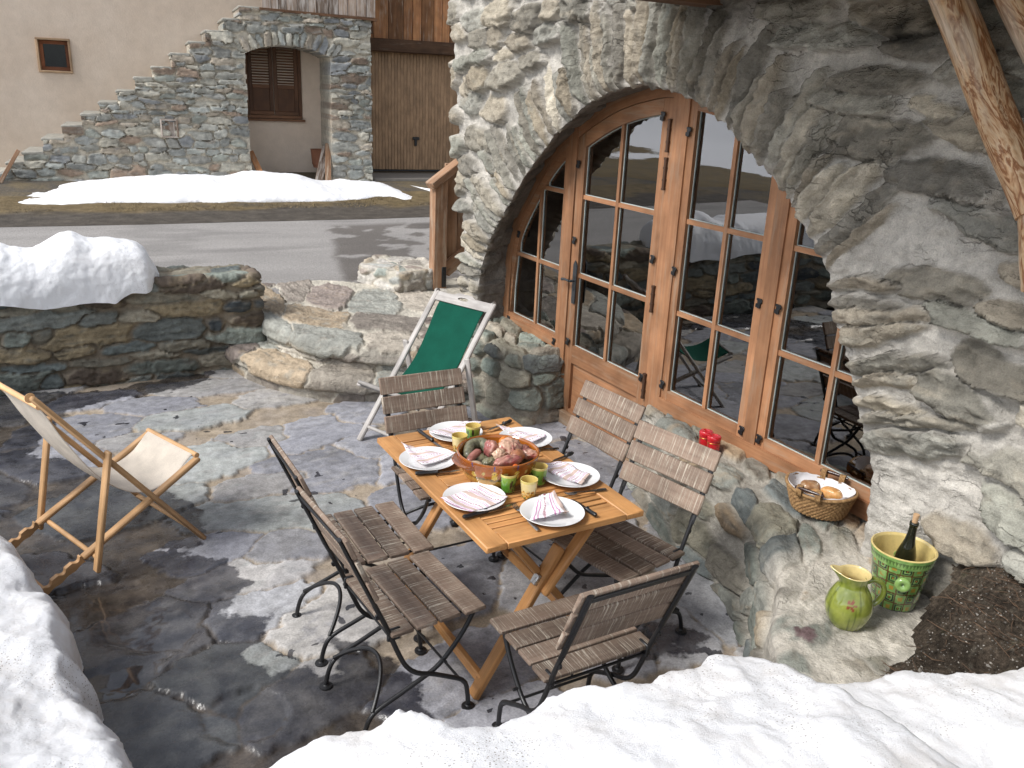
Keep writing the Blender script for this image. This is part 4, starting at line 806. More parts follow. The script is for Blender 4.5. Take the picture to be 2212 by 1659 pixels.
keep = ins[:-1, :-1] & ins[1:, :-1] & ins[1:, 1:] & ins[:-1, 1:]
so = thing('stone_staircase', 'outside stone stair of coursed rubble rising over an archway', 'staircase', tuple(fpt(.5, 14.4, .78))); SOv = fpt(.5, 14.4, .78)
NB = NW - 14.0 - .004
Pf = FS * jS[..., None] + FN * (14.0 - h0)[..., None]; Pf[..., 2] = jZ
Pb = FS * jS[..., None] + FN * (14.0 + NB); Pb[..., 2] = jZ
n1, n2 = S.shape; idx = np.arange(n1 * n2).reshape(n1, n2); Vv = np.concatenate([Pf.reshape(-1, 3), Pb.reshape(-1, 3)]) - SOv; off = n1 * n2
fc = [np.stack([idx[:-1, :-1], idx[1:, :-1], idx[1:, 1:], idx[:-1, 1:]], -1)[keep]]
kp = np.pad(keep, 1)
for (di, dj, e0, e1) in ((0, -1, (0, 0), (1, 0)), (0, 1, (1, 1), (0, 1)), (-1, 0, (0, 1), (0, 0)), (1, 0, (1, 0), (1, 1))):
    bd = keep & ~kp[1 + di:kp.shape[0] - 1 + di, 1 + dj:kp.shape[1] - 1 + dj]; ii, j2 = np.where(bd)
    a = idx[ii + e0[0], j2 + e0[1]]; b2 = idx[ii + e1[0], j2 + e1[1]]; fc.append(np.stack([b2, a, a + off, b2 + off], -1))
fc = np.concatenate(fc); me = bpy.data.meshes.new('stair_wall'); me.from_pydata(Vv.tolist(), [], fc.tolist()); me.polygons.foreach_set('use_smooth', np.ones(len(fc), dtype=bool))
setattr_(me, 'Col', np.concatenate([c0.reshape(-1, 3), mix(c0.reshape(-1, 3), np.array([.47, .43, .36]), .75)])); me.update(); finish(me, 'stair_wall', M_far, so, 50)
b = MB()
for i, (a, z) in enumerate(cr):
    a1 = cr[i + 1][0] if i + 1 < len(cr) else 1.66; c = fpt((a + a1) / 2 - .01, 14.455, z - .004) - SOv
    b.box(c, (a1 - a + .02, .98, .045), FM, .012)
b.build('treads', mat_stone('stone_tread', .9, 30, .4) if 0 else plain('slab_tread', (.30, .285, .245), .9, bumpy=.6, bs=40, var=.3), so)
n_ = MB(); a0, zz0 = hitn(347, 258, 13.95); a1, zz1 = hitn(385, 296, 13.95)
fw2 = .0
for (p, q, r, u) in ((a0, a1, zz0 - .012, zz0 + .012), (a0, a1, zz1 - .012, zz1 + .012), (a0 - .012, a0 + .012, zz1, zz0), (a1 - .012, a1 + .012, zz1, zz0)):
    n_.box(fpt((p + q) / 2, 13.965, (r + u) / 2) - SOv, (q - p, .09, u - r), FM, .004)
n_.box(fpt((a0 + a1) / 2, 13.975, (zz0 + zz1) / 2) - SOv, (a1 - a0 - .02, .02, zz0 - zz1 - .02), FM, .003)
n_.build('niche_door', M_barngrey, so)
# firewood leaning in the archway
def lean(name, s0, n0, s1, n1, l, w, label, mt, group='boards leaning in the archway'):
    p0 = fpt(s0, n0, 0); p0[2] = gz(*p0[:2]); p1 = fpt(s1, n1, 0); p1[2] = p0[2] + l; b = MB(); b.bar((0, 0, .0), p1 - p0, w, .035, FN, .004); o = b.build(name, mt); o.location = p0; tag(o, label, 'plank', group); return o
lean('plank', 2.36, 13.75, 2.60, 14.35, .50, .12, 'grey board leaning on the right pier of the archway', M_barngrey)
lean('plank', 2.50, 13.7, 2.63, 14.3, .56, .09, 'brown board leaning close to the right archway pier', M_rail)
lean('plank', 1.56, 13.8, 1.42, 14.3, .42, .09, 'dark board leaning inside the left of the archway', M_barn)
lean('plank', -1.97, 13.75, -1.72, 13.98, .42, .05, 'thin pale stick leaning at the foot of the outside stair', M_rail, None)
b = MB(); b.lathe([(.0, 0), (.10, 0), (.125, .12), (.14, .28), (.15, .29), (.13, .29), (.12, .05)], 24); b.lathe([(0, .27), (.12, .27)], 24); o = b.build('flower_pot', plain('terracotta', (.24, .10, .055), .8, bumpy=.2)); p = fpt(2.54, 14.62, 0); o.location = (p[0], p[1], gz(p[0], p[1]) + .12); tag(o, 'dark terracotta pot at the back of the archway by the pier', 'pot')
# ------------------------------------------------------------------ snow
def ridge(name, secs, nx, nt, label, mat, seed, amp=.02, fine=.004, sharp=2.4, mapf=None):
    """secs: (x, y_front, z_front, y_top, z_top, y_back, z_back) along the heap; cross-section is a rounded arch"""
    K = np.array(secs, float); x = np.linspace(K[0, 0], K[-1, 0], nx); Q = np.array([np.interp(x, K[:, 0], K[:, i]) for i in range(1, 7)])
    for _ in range(2): Q[:, 1:-1] = (Q[:, :-2] + 2 * Q[:, 1:-1] + Q[:, 2:]) / 4
    a = np.linspace(-.12, pi + .12, nt); ca, sa = np.cos(a), np.sin(a); cs = np.sign(ca) * np.abs(ca) ** (2 / sharp); sn = np.sign(sa) * np.abs(sa) ** (2 / sharp)
    yf, zf, yt, zt, yb, zb = [q[:, None] for q in Q]
    Y = np.where(ca > 0, yt - (yt - yf) * cs, yt + (yb - yt) * -cs); zb_ = np.where(ca > 0, zf, zb); Z = zb_ + (zt - zb_) * sn; X = x[:, None] + 0 * Y
    P = np.stack([X, Y, Z], -1); n = normals(P); n = n if n[nx // 2, nt // 2, 2] > 0 else -n
    d = amp * (fbm(X * 3, Y * 3, Z * 3, seed, 4) + .45 * fbm(X * 11, Y * 11, Z * 11, seed + 2, 4)) + fine * fbm(X * 45, Y * 45, Z * 45, seed + 4, 3)
    P = P + n * (d * np.minimum(1, (zt - np.minimum(zf, zb)) / .1))[..., None]
    if mapf: P = mapf(P)
    o = gridmesh(P, name, mat); tag(o, label, 'snow pile'); return o
# on the low wall
topc = [(-30, 845), (0, 845), (60, 872), (110, 868), (180, 880), (240, 880), (300, 855), (340, 822), (378, 805), (400, 780), (440, 765), (480, 757), (520, 762), (570, 785), (620, 802), (690, 800), (760, 800), (840, 815), (920, 818), (960, 832), (1000, 860), (1030, 890), (1050, 925), (1080, 965), (1100, 1000), (1113, 1060)]
botc = [(-30, 1205), (0, 1205), (200, 1230), (300, 1235), (400, 1215), (460, 1200), (560, 1180), (700, 1182), (760, 1180), (810, 1190), (850, 1160), (930, 1125), (1030, 1135), (1090, 1125), (1112, 1080)]
cv = lambda q: (q[0] / 2.212 / 1.4756, (q[1] / 2.212 + 400) / 1.4756)
yt_ = 7.14; tz = np.array([hity(*cv(q), yt_)[[0, 2]] for q in topc]); bz_ = np.array([hity(*cv(q), 6.84)[[0, 2]] for q in botc]); bx = bz_[:, 0]
secs = []
for x in np.r_[-1.8:-.5:8j, np.linspace(tz[0, 0], tz[-1, 0], 60)]:
    z1 = np.interp(x, tz[:, 0], tz[:, 1]); z0 = min(np.interp(x, bx, bz_[:, 1]) + .0, z1 - .01); e = ss(tz[-1, 0] + .01, tz[-1, 0] - .12, x) * .8 + .2
    yc = 7.12; secs.append((x, yc - (yc - 6.83) * e, z0, yc + .02, z1, yc + .34 * e, .72))
ridge('snow_pile', secs, 260, 110, 'lumpy snow heap sitting on the low stone wall', M_snow2, 3, .026, .0045, 2.7)
# long bank at the far house
tc = [(20, 975), (100, 955), (150, 925), (180, 920), (230, 920), (330, 905), (400, 890), (520, 872), (620, 865), (700, 858), (800, 850), (960, 852), (1060, 862), (1120, 855), (1150, 848), (1200, 835), (1260, 833), (1350, 840), (1440, 850), (1500, 865), (1570, 885), (1640, 890), (1690, 880), (1740, 885), (1820, 890), (1880, 900), (1930, 920), (1975, 938), (2000, 945), (2050, 948), (2090, 952)]
bc = [(20, 992), (200, 1000), (330, 998), (480, 990), (660, 988), (860, 990), (950, 985), (1060, 990), (1200, 987), (1400, 985), (1600, 983), (1760, 972), (1850, 960), (1935, 958), (1945, 975), (2000, 975), (2095, 960)]
cv = lambda q: (q[0] / 1.5255 / 1.4756, q[1] / 1.5255 / 1.4756)
def gsn(q): p = hitg(*cv(q)); return p.dot(FS), p.dot(FN)
B_ = np.array([gsn(q) for q in bc]); NT_ = 13.35; T_ = np.array([hitn(*cv(q), NT_) for q in tc]); secs = []
for s in np.linspace(T_[0, 0], T_[-1, 0], 90):
    nf = np.interp(s, B_[:, 0], B_[:, 1]); p = FS * s + FN * nf; z0 = gz(p[0], p[1]) - .01; z1 = np.interp(s, T_[:, 0], T_[:, 1]); zb2 = gz(p[0], p[1]) + .05
    k = ss(3.6, 4.1, s); nt2 = mix(NT_, nf + .22, k); z1 = mix(z1, min(z1, z0 + .12), k); nb = mix(13.97, nf + .45, k)
    if s > 3.2: nb = min(nb, 14.4)
    secs.append((s, nf, z0, nt2, max(z1, z0 + .03), nb, zb2))
def mf(P): Q = FS * P[..., 0:1] + FN * P[..., 1:2]; Q[..., 2] = P[..., 2]; return Q
ridge('snow_pile', secs, 320, 60, 'long low snow bank at the foot of the outside stone stair', M_snow2, 9, .03, .004, 2.0, mf)
# near heaps
def heap(name, poly, zs, box, res, label, seed, hmax, edge=.10, amp=.05, zadd=None, dr=None):
    xs, ys = np.arange(box[0], box[1], res), np.arange(box[2], box[3], res); X, Y = np.meshgrid(xs, ys, indexing='ij')
    d = poly_sd(X, Y, poly) + .030 * fbm(X * 5, Y * 5, 0, seed, 4) + .012 * fbm(X * 24, Y * 24, 0, seed + 1, 3)
    top_ = hmax + amp * fbm(X * 1.9, Y * 1.9, 0, seed + 2, 4) + amp * .55 * fbm(X * 5.5, Y * 5.5, 0, seed + 3, 3) + amp * .10 * fbm(X * 17, Y * 17, 0, seed + 4, 3)
    if zadd is not None: top_ = top_ + zadd(X, Y)
    k = np.clip((d + .035) / edge, 0, 1); prof = np.sqrt(np.maximum(0, 1 - (1 - k) ** 2.2))
    Zh = zs + (top_ - zs) * prof + .004 * fbm(X * 55, Y * 55, 0, seed + 6, 3) * ss(0, .3, k)
    P = np.stack([X + .02 * fbm(X * 16, Y * 16, Zh * 14, seed + 7, 3), Y + .02 * fbm(X * 16, Y * 16, Zh * 14, seed + 8, 3), Zh], -1)
    kp = (d > -.05); keep = kp[:-1, :-1] | kp[1:, :-1] | kp[1:, 1:] | kp[:-1, 1:]
    o = gridmesh(P, name, M_snow, keep=keep); tag(o, label, 'snow pile'); return o
oz = [(530, 1665, .62), (600, 1610, .64), (680, 1568, .66), (740, 1553, .67), (800, 1543, .68), (850, 1520, .69), (900, 1512, .70), (960, 1530, .70), (1000, 1536, .70), (1060, 1537, .70), (1110, 1512, .71), (1165, 1472, .72), (1220, 1464, .72), (1330, 1452, .72), (1420, 1442, .71), (1480, 1427, .70), (1510, 1404, .69), (1560, 1400, .68), (1610, 1402, .67), (1640, 1417, .66), (1668, 1468, .60), (1700, 1482, .58), (1790, 1492, .57), (1860, 1487, .57), (1900, 1472, .58), (1960, 1467, .57), (2000, 1482, .56), (2100, 1500, .55), (2212, 1472, .55), (2400, 1450, .55)]
pl2 = [tuple(hitz(u, v, z)[:2]) for u, v, z in oz]; print('front', np.round(pl2, 2).tolist())
zi_ = np.array([z for *_, z in oz]); px_ = np.array([p[0] for p in pl2])
poly = pl2 + [(3.2, .2), (3.2, -.8), (-1.2, -.8), (-.6, .9), (.0, 1.55), (.22, 1.8)]
def za(X, Y): return np.interp(X, px_, zi_) - .68 + .10 * ss(1.75, .9, Y) + .10 * np.exp(-((X - 1.95) ** 2 / .03 + (Y - 1.70) ** 2 / .012)) * 0
heap('snow_pile', poly, -.02, (-1.2, 3.1, -.6, 2.3), .0105, 'wide dirty snow bank along the near edge of the terrace', 31, .70, .11, .045, za)
ol = [(-140, 1130), (-60, 1150), (0, 1182), (40, 1210), (92, 1290), (130, 1302), (160, 1370), (157, 1402), (186, 1440), (168, 1480), (182, 1520), (228, 1560), (290, 1620), (300, 1665), (330, 1760)]
pl3 = [tuple(hitz(u, v, .26)[:2]) for u, v in ol]; poly = pl3 + [(-.1, 1.6), (-1.2, .8), (-2.2, 1.0), (-2.2, 4.6), (-.9, 4.5)]
heap('snow_pile', poly, -.02, (-2.1, .45, .8, 4.6), .0105, 'crumbly snow bank on the left side behind the beige deckchair', 51, .34, .13, .05, lambda X, Y: .30 * ss(.0, -1.0, X) + .12 * ss(2.6, 1.6, Y))
t = NT('crumbly_soil'); o = t.obj(); c = t.attr('Col'); n1 = t.noise(o, 55, 8, .75); n2 = t.noise(o, 190, 4, .7); vv = t.vor(o, 130); n3 = t.noise(o, 9, 5, .6)
base = t.mix(1, c, t.ramp(n1, [(.30, .22), (.5, .85), (.68, 1.9)]), 'MULTIPLY'); base = t.mix(t.math('MULTIPLY', t.mr(vv, .12, .2, 1, 0), t.mr(n2, .5, .6, 0, .8)), base, (.36, .33, .27)); base = t.mix(t.math('MULTIPLY', t.mr(n3, .58, .66, 0, .5), t.mr(n2, .45, .6, 0, 1)), base, (.09, .11, .045))
t.set(base=base, rough=.95, spec=.15, nrm=t.bump(t.math('ADD', n1, t.math('MULTIPLY', n2, .4)), 1.0, .03)); M_soil = t.m
# bare soil behind the ledge with grit, twigs, leaves
X, Y = np.meshgrid(np.arange(1.9, 3.2, .012), np.arange(.6, 2.2, .012), indexing='ij')
sp = [tuple(hitz(u, v, .45 + .22 * float(ss(2040, 2200, u)))[:2]) for u, v in [(1800, 1500), (1870, 1475), (1900, 1430), (2000, 1375), (2055, 1330), (2060, 1300), (2065, 1275), (2090, 1262), (2150, 1245), (2300, 1240), (2500, 1500), (2100, 1560)]]
d = poly_sd(X, Y, sp) + .04 * fbm(X * 9, Y * 9, 0, 3, 4); Zs = .395 + .07 * ss(-.03, .09, d) + .62 * np.maximum(0, X - 2.56) + .02 * fbm(X * 4, Y * 4, 0, 8, 4) + .018 * fbm(X * 18, Y * 18, 0, 9, 5) * ss(0, .05, d)
sc = np.array([.095, .074, .055]) * (1 + .8 * fbm(X * 11, Y * 11, 0, 10, 5))[..., None]; gp = ss(.30, .55, fbm(X * 60, Y * 60, 0, 12, 3)) * ss(-.2, .4, fbm(X * 4, Y * 4, 0, 13, 3)); sc = mix(sc, np.array([.165, .135, .10]), ss(.0, .4, fbm(X * 3.5, Y * 3.5, 0, 14, 5))[..., None] * .7); sc = mix(sc, np.array([.27, .24, .19]), gp[..., None] * .8)
kp = d > -.03; so_ = gridmesh(np.stack([X, Y, Zs], -1), 'soil', M_soil, None, {'Col': sc}, keep=kp[:-1, :-1] | kp[1:, 1:]); tag(so_, 'bare dark garden soil with grit beside the house wall', 'soil', kind='structure')
inside = np.argwhere(d > .03); rs = np.random.RandomState(4)
mb = MB(); m2 = MB()
for i in range(1100):
    a, b2 = inside[rs.randint(len(inside))]; p = np.array([X[a, b2], Y[a, b2], Zs[a, b2]]); r = rs.uniform(.0018, .0062) * (2.2 if rs.rand() < .03 else 1); q = rs.uniform(-1, 1, 3)
    ico = np.array([(0, 0, 1), (0, 0, -1), (1, 0, 0), (-1, 0, 0), (0, 1, 0), (0, -1, 0)]) * rs.uniform(.6, 1.3, (6, 1)) * np.array([1.2, .9, .6]); M_ = frame(q + 1e-3)
    g_ = rs.uniform(.07, .34); mb.add((ico if r > .006 else ico * .8) @ M_.T * r + p, [(0, 2, 4), (0, 4, 3), (0, 3, 5), (0, 5, 2), (1, 4, 2), (1, 3, 4), (1, 5, 3), (1, 2, 5)], col=(g_, g_ * .92, g_ * .8))
pe = mb.build('pebbles', mat_col('grit', .85), None, 0); tag(pe, 'scattered grit on the bare soil', 'grit', kind='stuff')
for i in range(650):
    a, b2 = inside[rs.randint(len(inside))]; p = np.array([X[a, b2], Y[a, b2], Zs[a, b2] + .006])
    if p[0] < 2.72 and rs.rand() < .8: continue
    an = rs.uniform(0, 6.28); l = rs.uniform(.02, .10); dv = np.array([cos(an), sin(an), rs.uniform(-.05, .35)]); bend = np.array([-dv[1], dv[0], .3]) * rs.uniform(-.25, .25) * l; g_ = rs.uniform(.5, 1.4)
    m2.tube([p, p + dv * l * .5 + bend, p + dv * l + bend * .5], [.0014, .0016, .0008], 5, caps=False); m2.col[-15:] = [(.10 * g_, .06 * g_, .035 * g_)] * 15
tw = m2.build('twigs', mat_col('dry_stem', .8), None, 0); tag(tw, 'dry brown stems matted on the soil by the wall', 'dead plants', kind='stuff')
M_leaf = plain('dead_leaf', (.15, .055, .028), .7, bumpy=.3)
for i, (u, v, lab) in enumerate(((2062, 1318, 'curled reddish dead leaf on the soil nearest the ice bucket'), (2085, 1330, 'larger crumpled dead leaf on the soil right of the slab'), (2035, 1352, 'small folded dead leaf at the edge of the stone slab'))):
    p = hitz(u, v, .475); p[2] += .62 * max(0, p[0] - 2.56) * 0; b = MB(); g1, g2 = np.meshgrid(np.linspace(-1, 1, 9), np.linspace(-1, 1, 7), indexing='ij'); w = (1 - np.abs(g1) ** 2.2) * (.55 + .2 * np.cos(g1 * 6 + i)); r = .028 + .008 * (i == 1)
    V = np.stack([g1 * r, g2 * w * r, .45 * r * (g2 * w) ** 2 + .35 * r * np.sin(g1 * 2.2 + i) + .2 * r], -1).reshape(-1, 3); b.add(V, [[a * 7 + c, (a + 1) * 7 + c, (a + 1) * 7 + c + 1, a * 7 + c + 1] for a in range(8) for c in range(6)], sm=True)
    o = b.build('dead_leaf', M_leaf); o.location = p; o.rotation_euler = (.1, .1, i * 1.4); tag(o, lab, 'leaf', 'dead leaves on the soil')
# ------------------------------------------------------------------ folding chairs (front faces +y)
def make_chair():
    t = thing('folding_chair', '', 'chair', (0, 0, 0), 0, 'folding chairs round the table')
    ZS = .452; b = MB()
    for i, (yc, l) in enumerate(((-.152, .45), (-.057, .45), (.038, .45), (.142, .46))): b.box((0, yc, ZS), (l, .086 if i < 3 else .09, .018), bev=.004)
    b.build('seat', M_chair, t)
    tp, bt = np.array([-.372, .872]), np.array([-.215, .50]); d = nrm(tp - bt); nrm_ = np.array([d[1], -d[0]]); b = MB()
    for k in (.045, .143, .241):
        c = tp - d * k + nrm_ * .014; b.box((0, c[0], c[1]), (.455, .087, .017), np.array([[1, 0, 0], [0, d[0], -nrm_[0] * 1], [0, d[1], -nrm_[1]]]), .004)
    b.build('backrest', M_chair, t)
    b = MB()
    for s in (-1, 1):
        x = s * .200; up = (1, 0, 0); pu = np.array([(-.372, .872), (-.30, .70), (-.245, .572)])
        b.tube([(x, a, z) for a, z in spline(pu, 8)], .0072, 8, flat=1.9, up=(0, 0, 1) if 0 else (0, 1, 0))
        b.tube([(x, a, z) for a, z in spline([(-.250, .585), (-.205, .478), (-.165, .37), (-.13, .292), (-.085, .245), (-.02, .215), (.06, .170), (.105, .142), (.125, .112), (.134, .06), (.138, .012)], 34)], .0092, 10)
        for z_, y_ in ((.535, -.236), (.43, -.19)): b.tube([(x - .004, y_, z_), (x + .004, y_, z_)], .012, 10)
        b.box((x * .97, -.176, .44), (.012, .05, .05), bev=.003)
    b.box((0, -.362, .848), (.41, .006, .022), np.array([[1, 0, 0], [0, d[1], d[0]], [0, -d[0], d[1]]]), .001)
    b.build('back_frame', M_iron, t)
    for s in (-1, 1):
        x = s * .182; b = MB()
        b.tube([(x, a, z) for a, z in spline([(.185, .438), (.165, .425), (.125, .355), (.07, .285), (-.0, .222), (-.12, .172), (-.225, .132), (-.262, .105), (-.282, .06), (-.292, .012)], 36)], .0092, 10)
        b.tube([(x * 1.02, .18, .436), (x * 1.02, .0, .434), (x * 1.02, -.18, .434)], .006, 8)
        b.tube([(x - s * .004, .033, .25), (x + s * .024, .033, .25)], .006, 8); b.build('side_leg', M_iron, t)
        b = MB(); b.tube([(x * .6, .17, .436), (x * .6, 0, .434), (x * .6, -.185, .434)], .005, 8); b.build('seat_support', M_iron, t)
    b = MB(); b.tube([(-.2, .112, .125), (.2, .112, .125)], .0055, 8); b.build('stretcher', M_iron, t); b = MB(); b.tube([(-.19, -.185, .425), (.19, -.185, .425)], .0055, 8); b.build('stretcher', M_iron, t)
    a = np.linspace(-1, 1, 24); b = MB(); b.tube([(.182 * q, -.255 + .10 * (1 - q * q), .125 + .10 * (1 - q * q)) for q in a], .0085, 9); b.build('arched_stretcher', M_iron, t)
    for x, y in ((.2, .138), (-.2, .138), (.182, -.292), (-.182, -.292)):
        b = MB(); b.lathe([(0, .016), (.010, .016), (.013, .012), (.025, .010), (.027, .006), (.026, 0), (0, 0)], 18, (x, y, 0)); b.build('foot_pad', M_iron, t)
    return t
ch = make_chair()
def place(o, x, y, deg, label): o.location = (x, y, .004); o.rotation_euler = (0, 0, radians(deg)); o['label'] = label
first = True
for x, y, deg, lab in ((1.11, 2.62, -86, 'folding slatted chair at the front left of the table, its whole black side frame showing'),
                       (1.125, 3.11, -90, 'folding slatted chair on the left of the table, further from the snow bank'),
                       (1.665, 3.50, 180, 'folding slatted chair at the far table end in front of the green deckchair'),
                       (2.075, 3.19, 94.5, 'folding slatted chair on the wall side of the table, nearest the door panel'),
                       (2.02, 2.58, 101, 'folding slatted chair by the stone sill wall with red jars behind its back'),
                       (1.513, 2.14, 0, 'folding slatted chair at the near table end, seen from behind against the snow')):
    o = ch if first else dup(ch, (0, 0, 0)); first = False; place(o, x, y, deg, lab)
# ------------------------------------------------------------------ table
TZ = .745; tx0, tx1, ty0, ty1 = 1.272, 1.967, 2.345, 3.440
tb = thing('folding_table', 'oiled teak folding garden table laid for six', 'table', (1.62, 2.893, .004)); TO = np.array([1.62, 2.893, .004])
b = MB(); w = .085; th = .026; zc = TZ - th / 2
b.box(np.array([tx0 + w / 2, 2.893, zc]) - TO, (w, ty1 - ty0, th), bev=.004, rn=.5); b.box(np.array([tx1 - w / 2, 2.893, zc]) - TO, (w, ty1 - ty0, th), bev=.004, rn=.62)
for yy in (ty0 + .045, ty1 - .045): b.box(np.array([1.62, yy, zc]) - TO, (tx1 - tx0 - 2 * w - .001, .09, th - .0006), bev=.003, rn=.7 if yy < 3 else .4)
b.box(np.array([1.62, 2.893, zc]) - TO, (tx1 - tx0 - 2 * w - .001, .075, th - .0006), bev=.003, rn=.55)
for a0, a1 in ((ty0 + .09, 2.893 - .0375), (2.893 + .0375, ty1 - .09)):
    n = 11; pitch = (a1 - a0) / n
    for i in range(n): b.box(np.array([1.62, a0 + pitch * (i + .5), zc - .002]) - TO, (tx1 - tx0 - 2 * w - .002, pitch - .007, th - .006), bev=.003)
b.build('tabletop', M_teak, tb)
for ye, sg in ((ty0 + .12, 1), (ty1 - .12, -1)):
    b = MB(); y2 = ye + sg * .034
    b.bar(np.array([1.300, ye, .015]) - TO, np.array([1.66, ye, .60]) - TO, .030, .058, (0, 1, 0), .006, rn=.3); b.bar(np.array([1.575, ye - sg * .03, .425]) - TO, np.array([1.80, ye - sg * .03, .715]) - TO, .028, .056, (0, 1, 0), .008, rn=.6)
    b.build('leg', M_teak, tb)
    b = MB(); b.bar(np.array([1.945, y2, .015]) - TO, np.array([1.41, y2, .715]) - TO, .030, .058, (0, 1, 0), .006, rn=.45); b.build('leg', M_teak, tb)
    b = MB(); b.box(np.array([1.565, ye, .475]) - TO, (.045, .034, .03), frame((.52, 0, .85)), .003); b.tube([np.array([1.60, ye - .05, .47]) - TO, np.array([1.60, ye + .05, .47]) - TO], .005, 8); b.build('hinge', M_steel, tb)
for xx, zz in ((1.340, .075), (1.905, .075)):
    b = MB(); b.bar(np.array([xx, ty0 + .12, zz]) - TO, np.array([xx, ty1 - .12, zz]) - TO, .028, .045, bev=.005); b.build('stretcher', M_teak, tb)
for xx in (1.45, 1.79):
    b = MB(); b.bar(np.array([xx, ty0 + .1, .705]) - TO, np.array([xx, ty1 - .1, .705]) - TO, .03, .035, bev=.004); b.build('underside_rail', M_teak, tb)
# ------------------------------------------------------------------ deckchairs (x across, +y towards the sitter's feet)
def canvas_mat(name, c, back=.15):
    t = NT(name); o = t.obj(); wv = t.math('MULTIPLY', t.math('SINE', t.math('MULTIPLY', t.new('ShaderNodeSeparateXYZ').outputs[0], 1)), 0)
    n = t.noise(o, 9, 5); n2 = t.noise(o, 420, 2); base = t.mix(1, c, t.mr(n, .3, .7, .86, 1.12), 'MULTIPLY'); base = t.mix(1, base, t.mr(n2, .3, .7, .85, 1.15), 'MULTIPLY'); t.set(base=base, rough=.9, spec=.15, nrm=t.bump(n2, .25, .002))
    tl = t.new('ShaderNodeBsdfTranslucent'); t.l.new(base, tl.inputs[0]); m = t.new('ShaderNodeMixShader'); m.inputs[0].default_value = back; t.l.new(t.b.outputs[0], m.inputs[1]); t.l.new(tl.outputs[0], m.inputs[2]); t.l.new(m.outputs[0], t.out.inputs[0]); return t.m
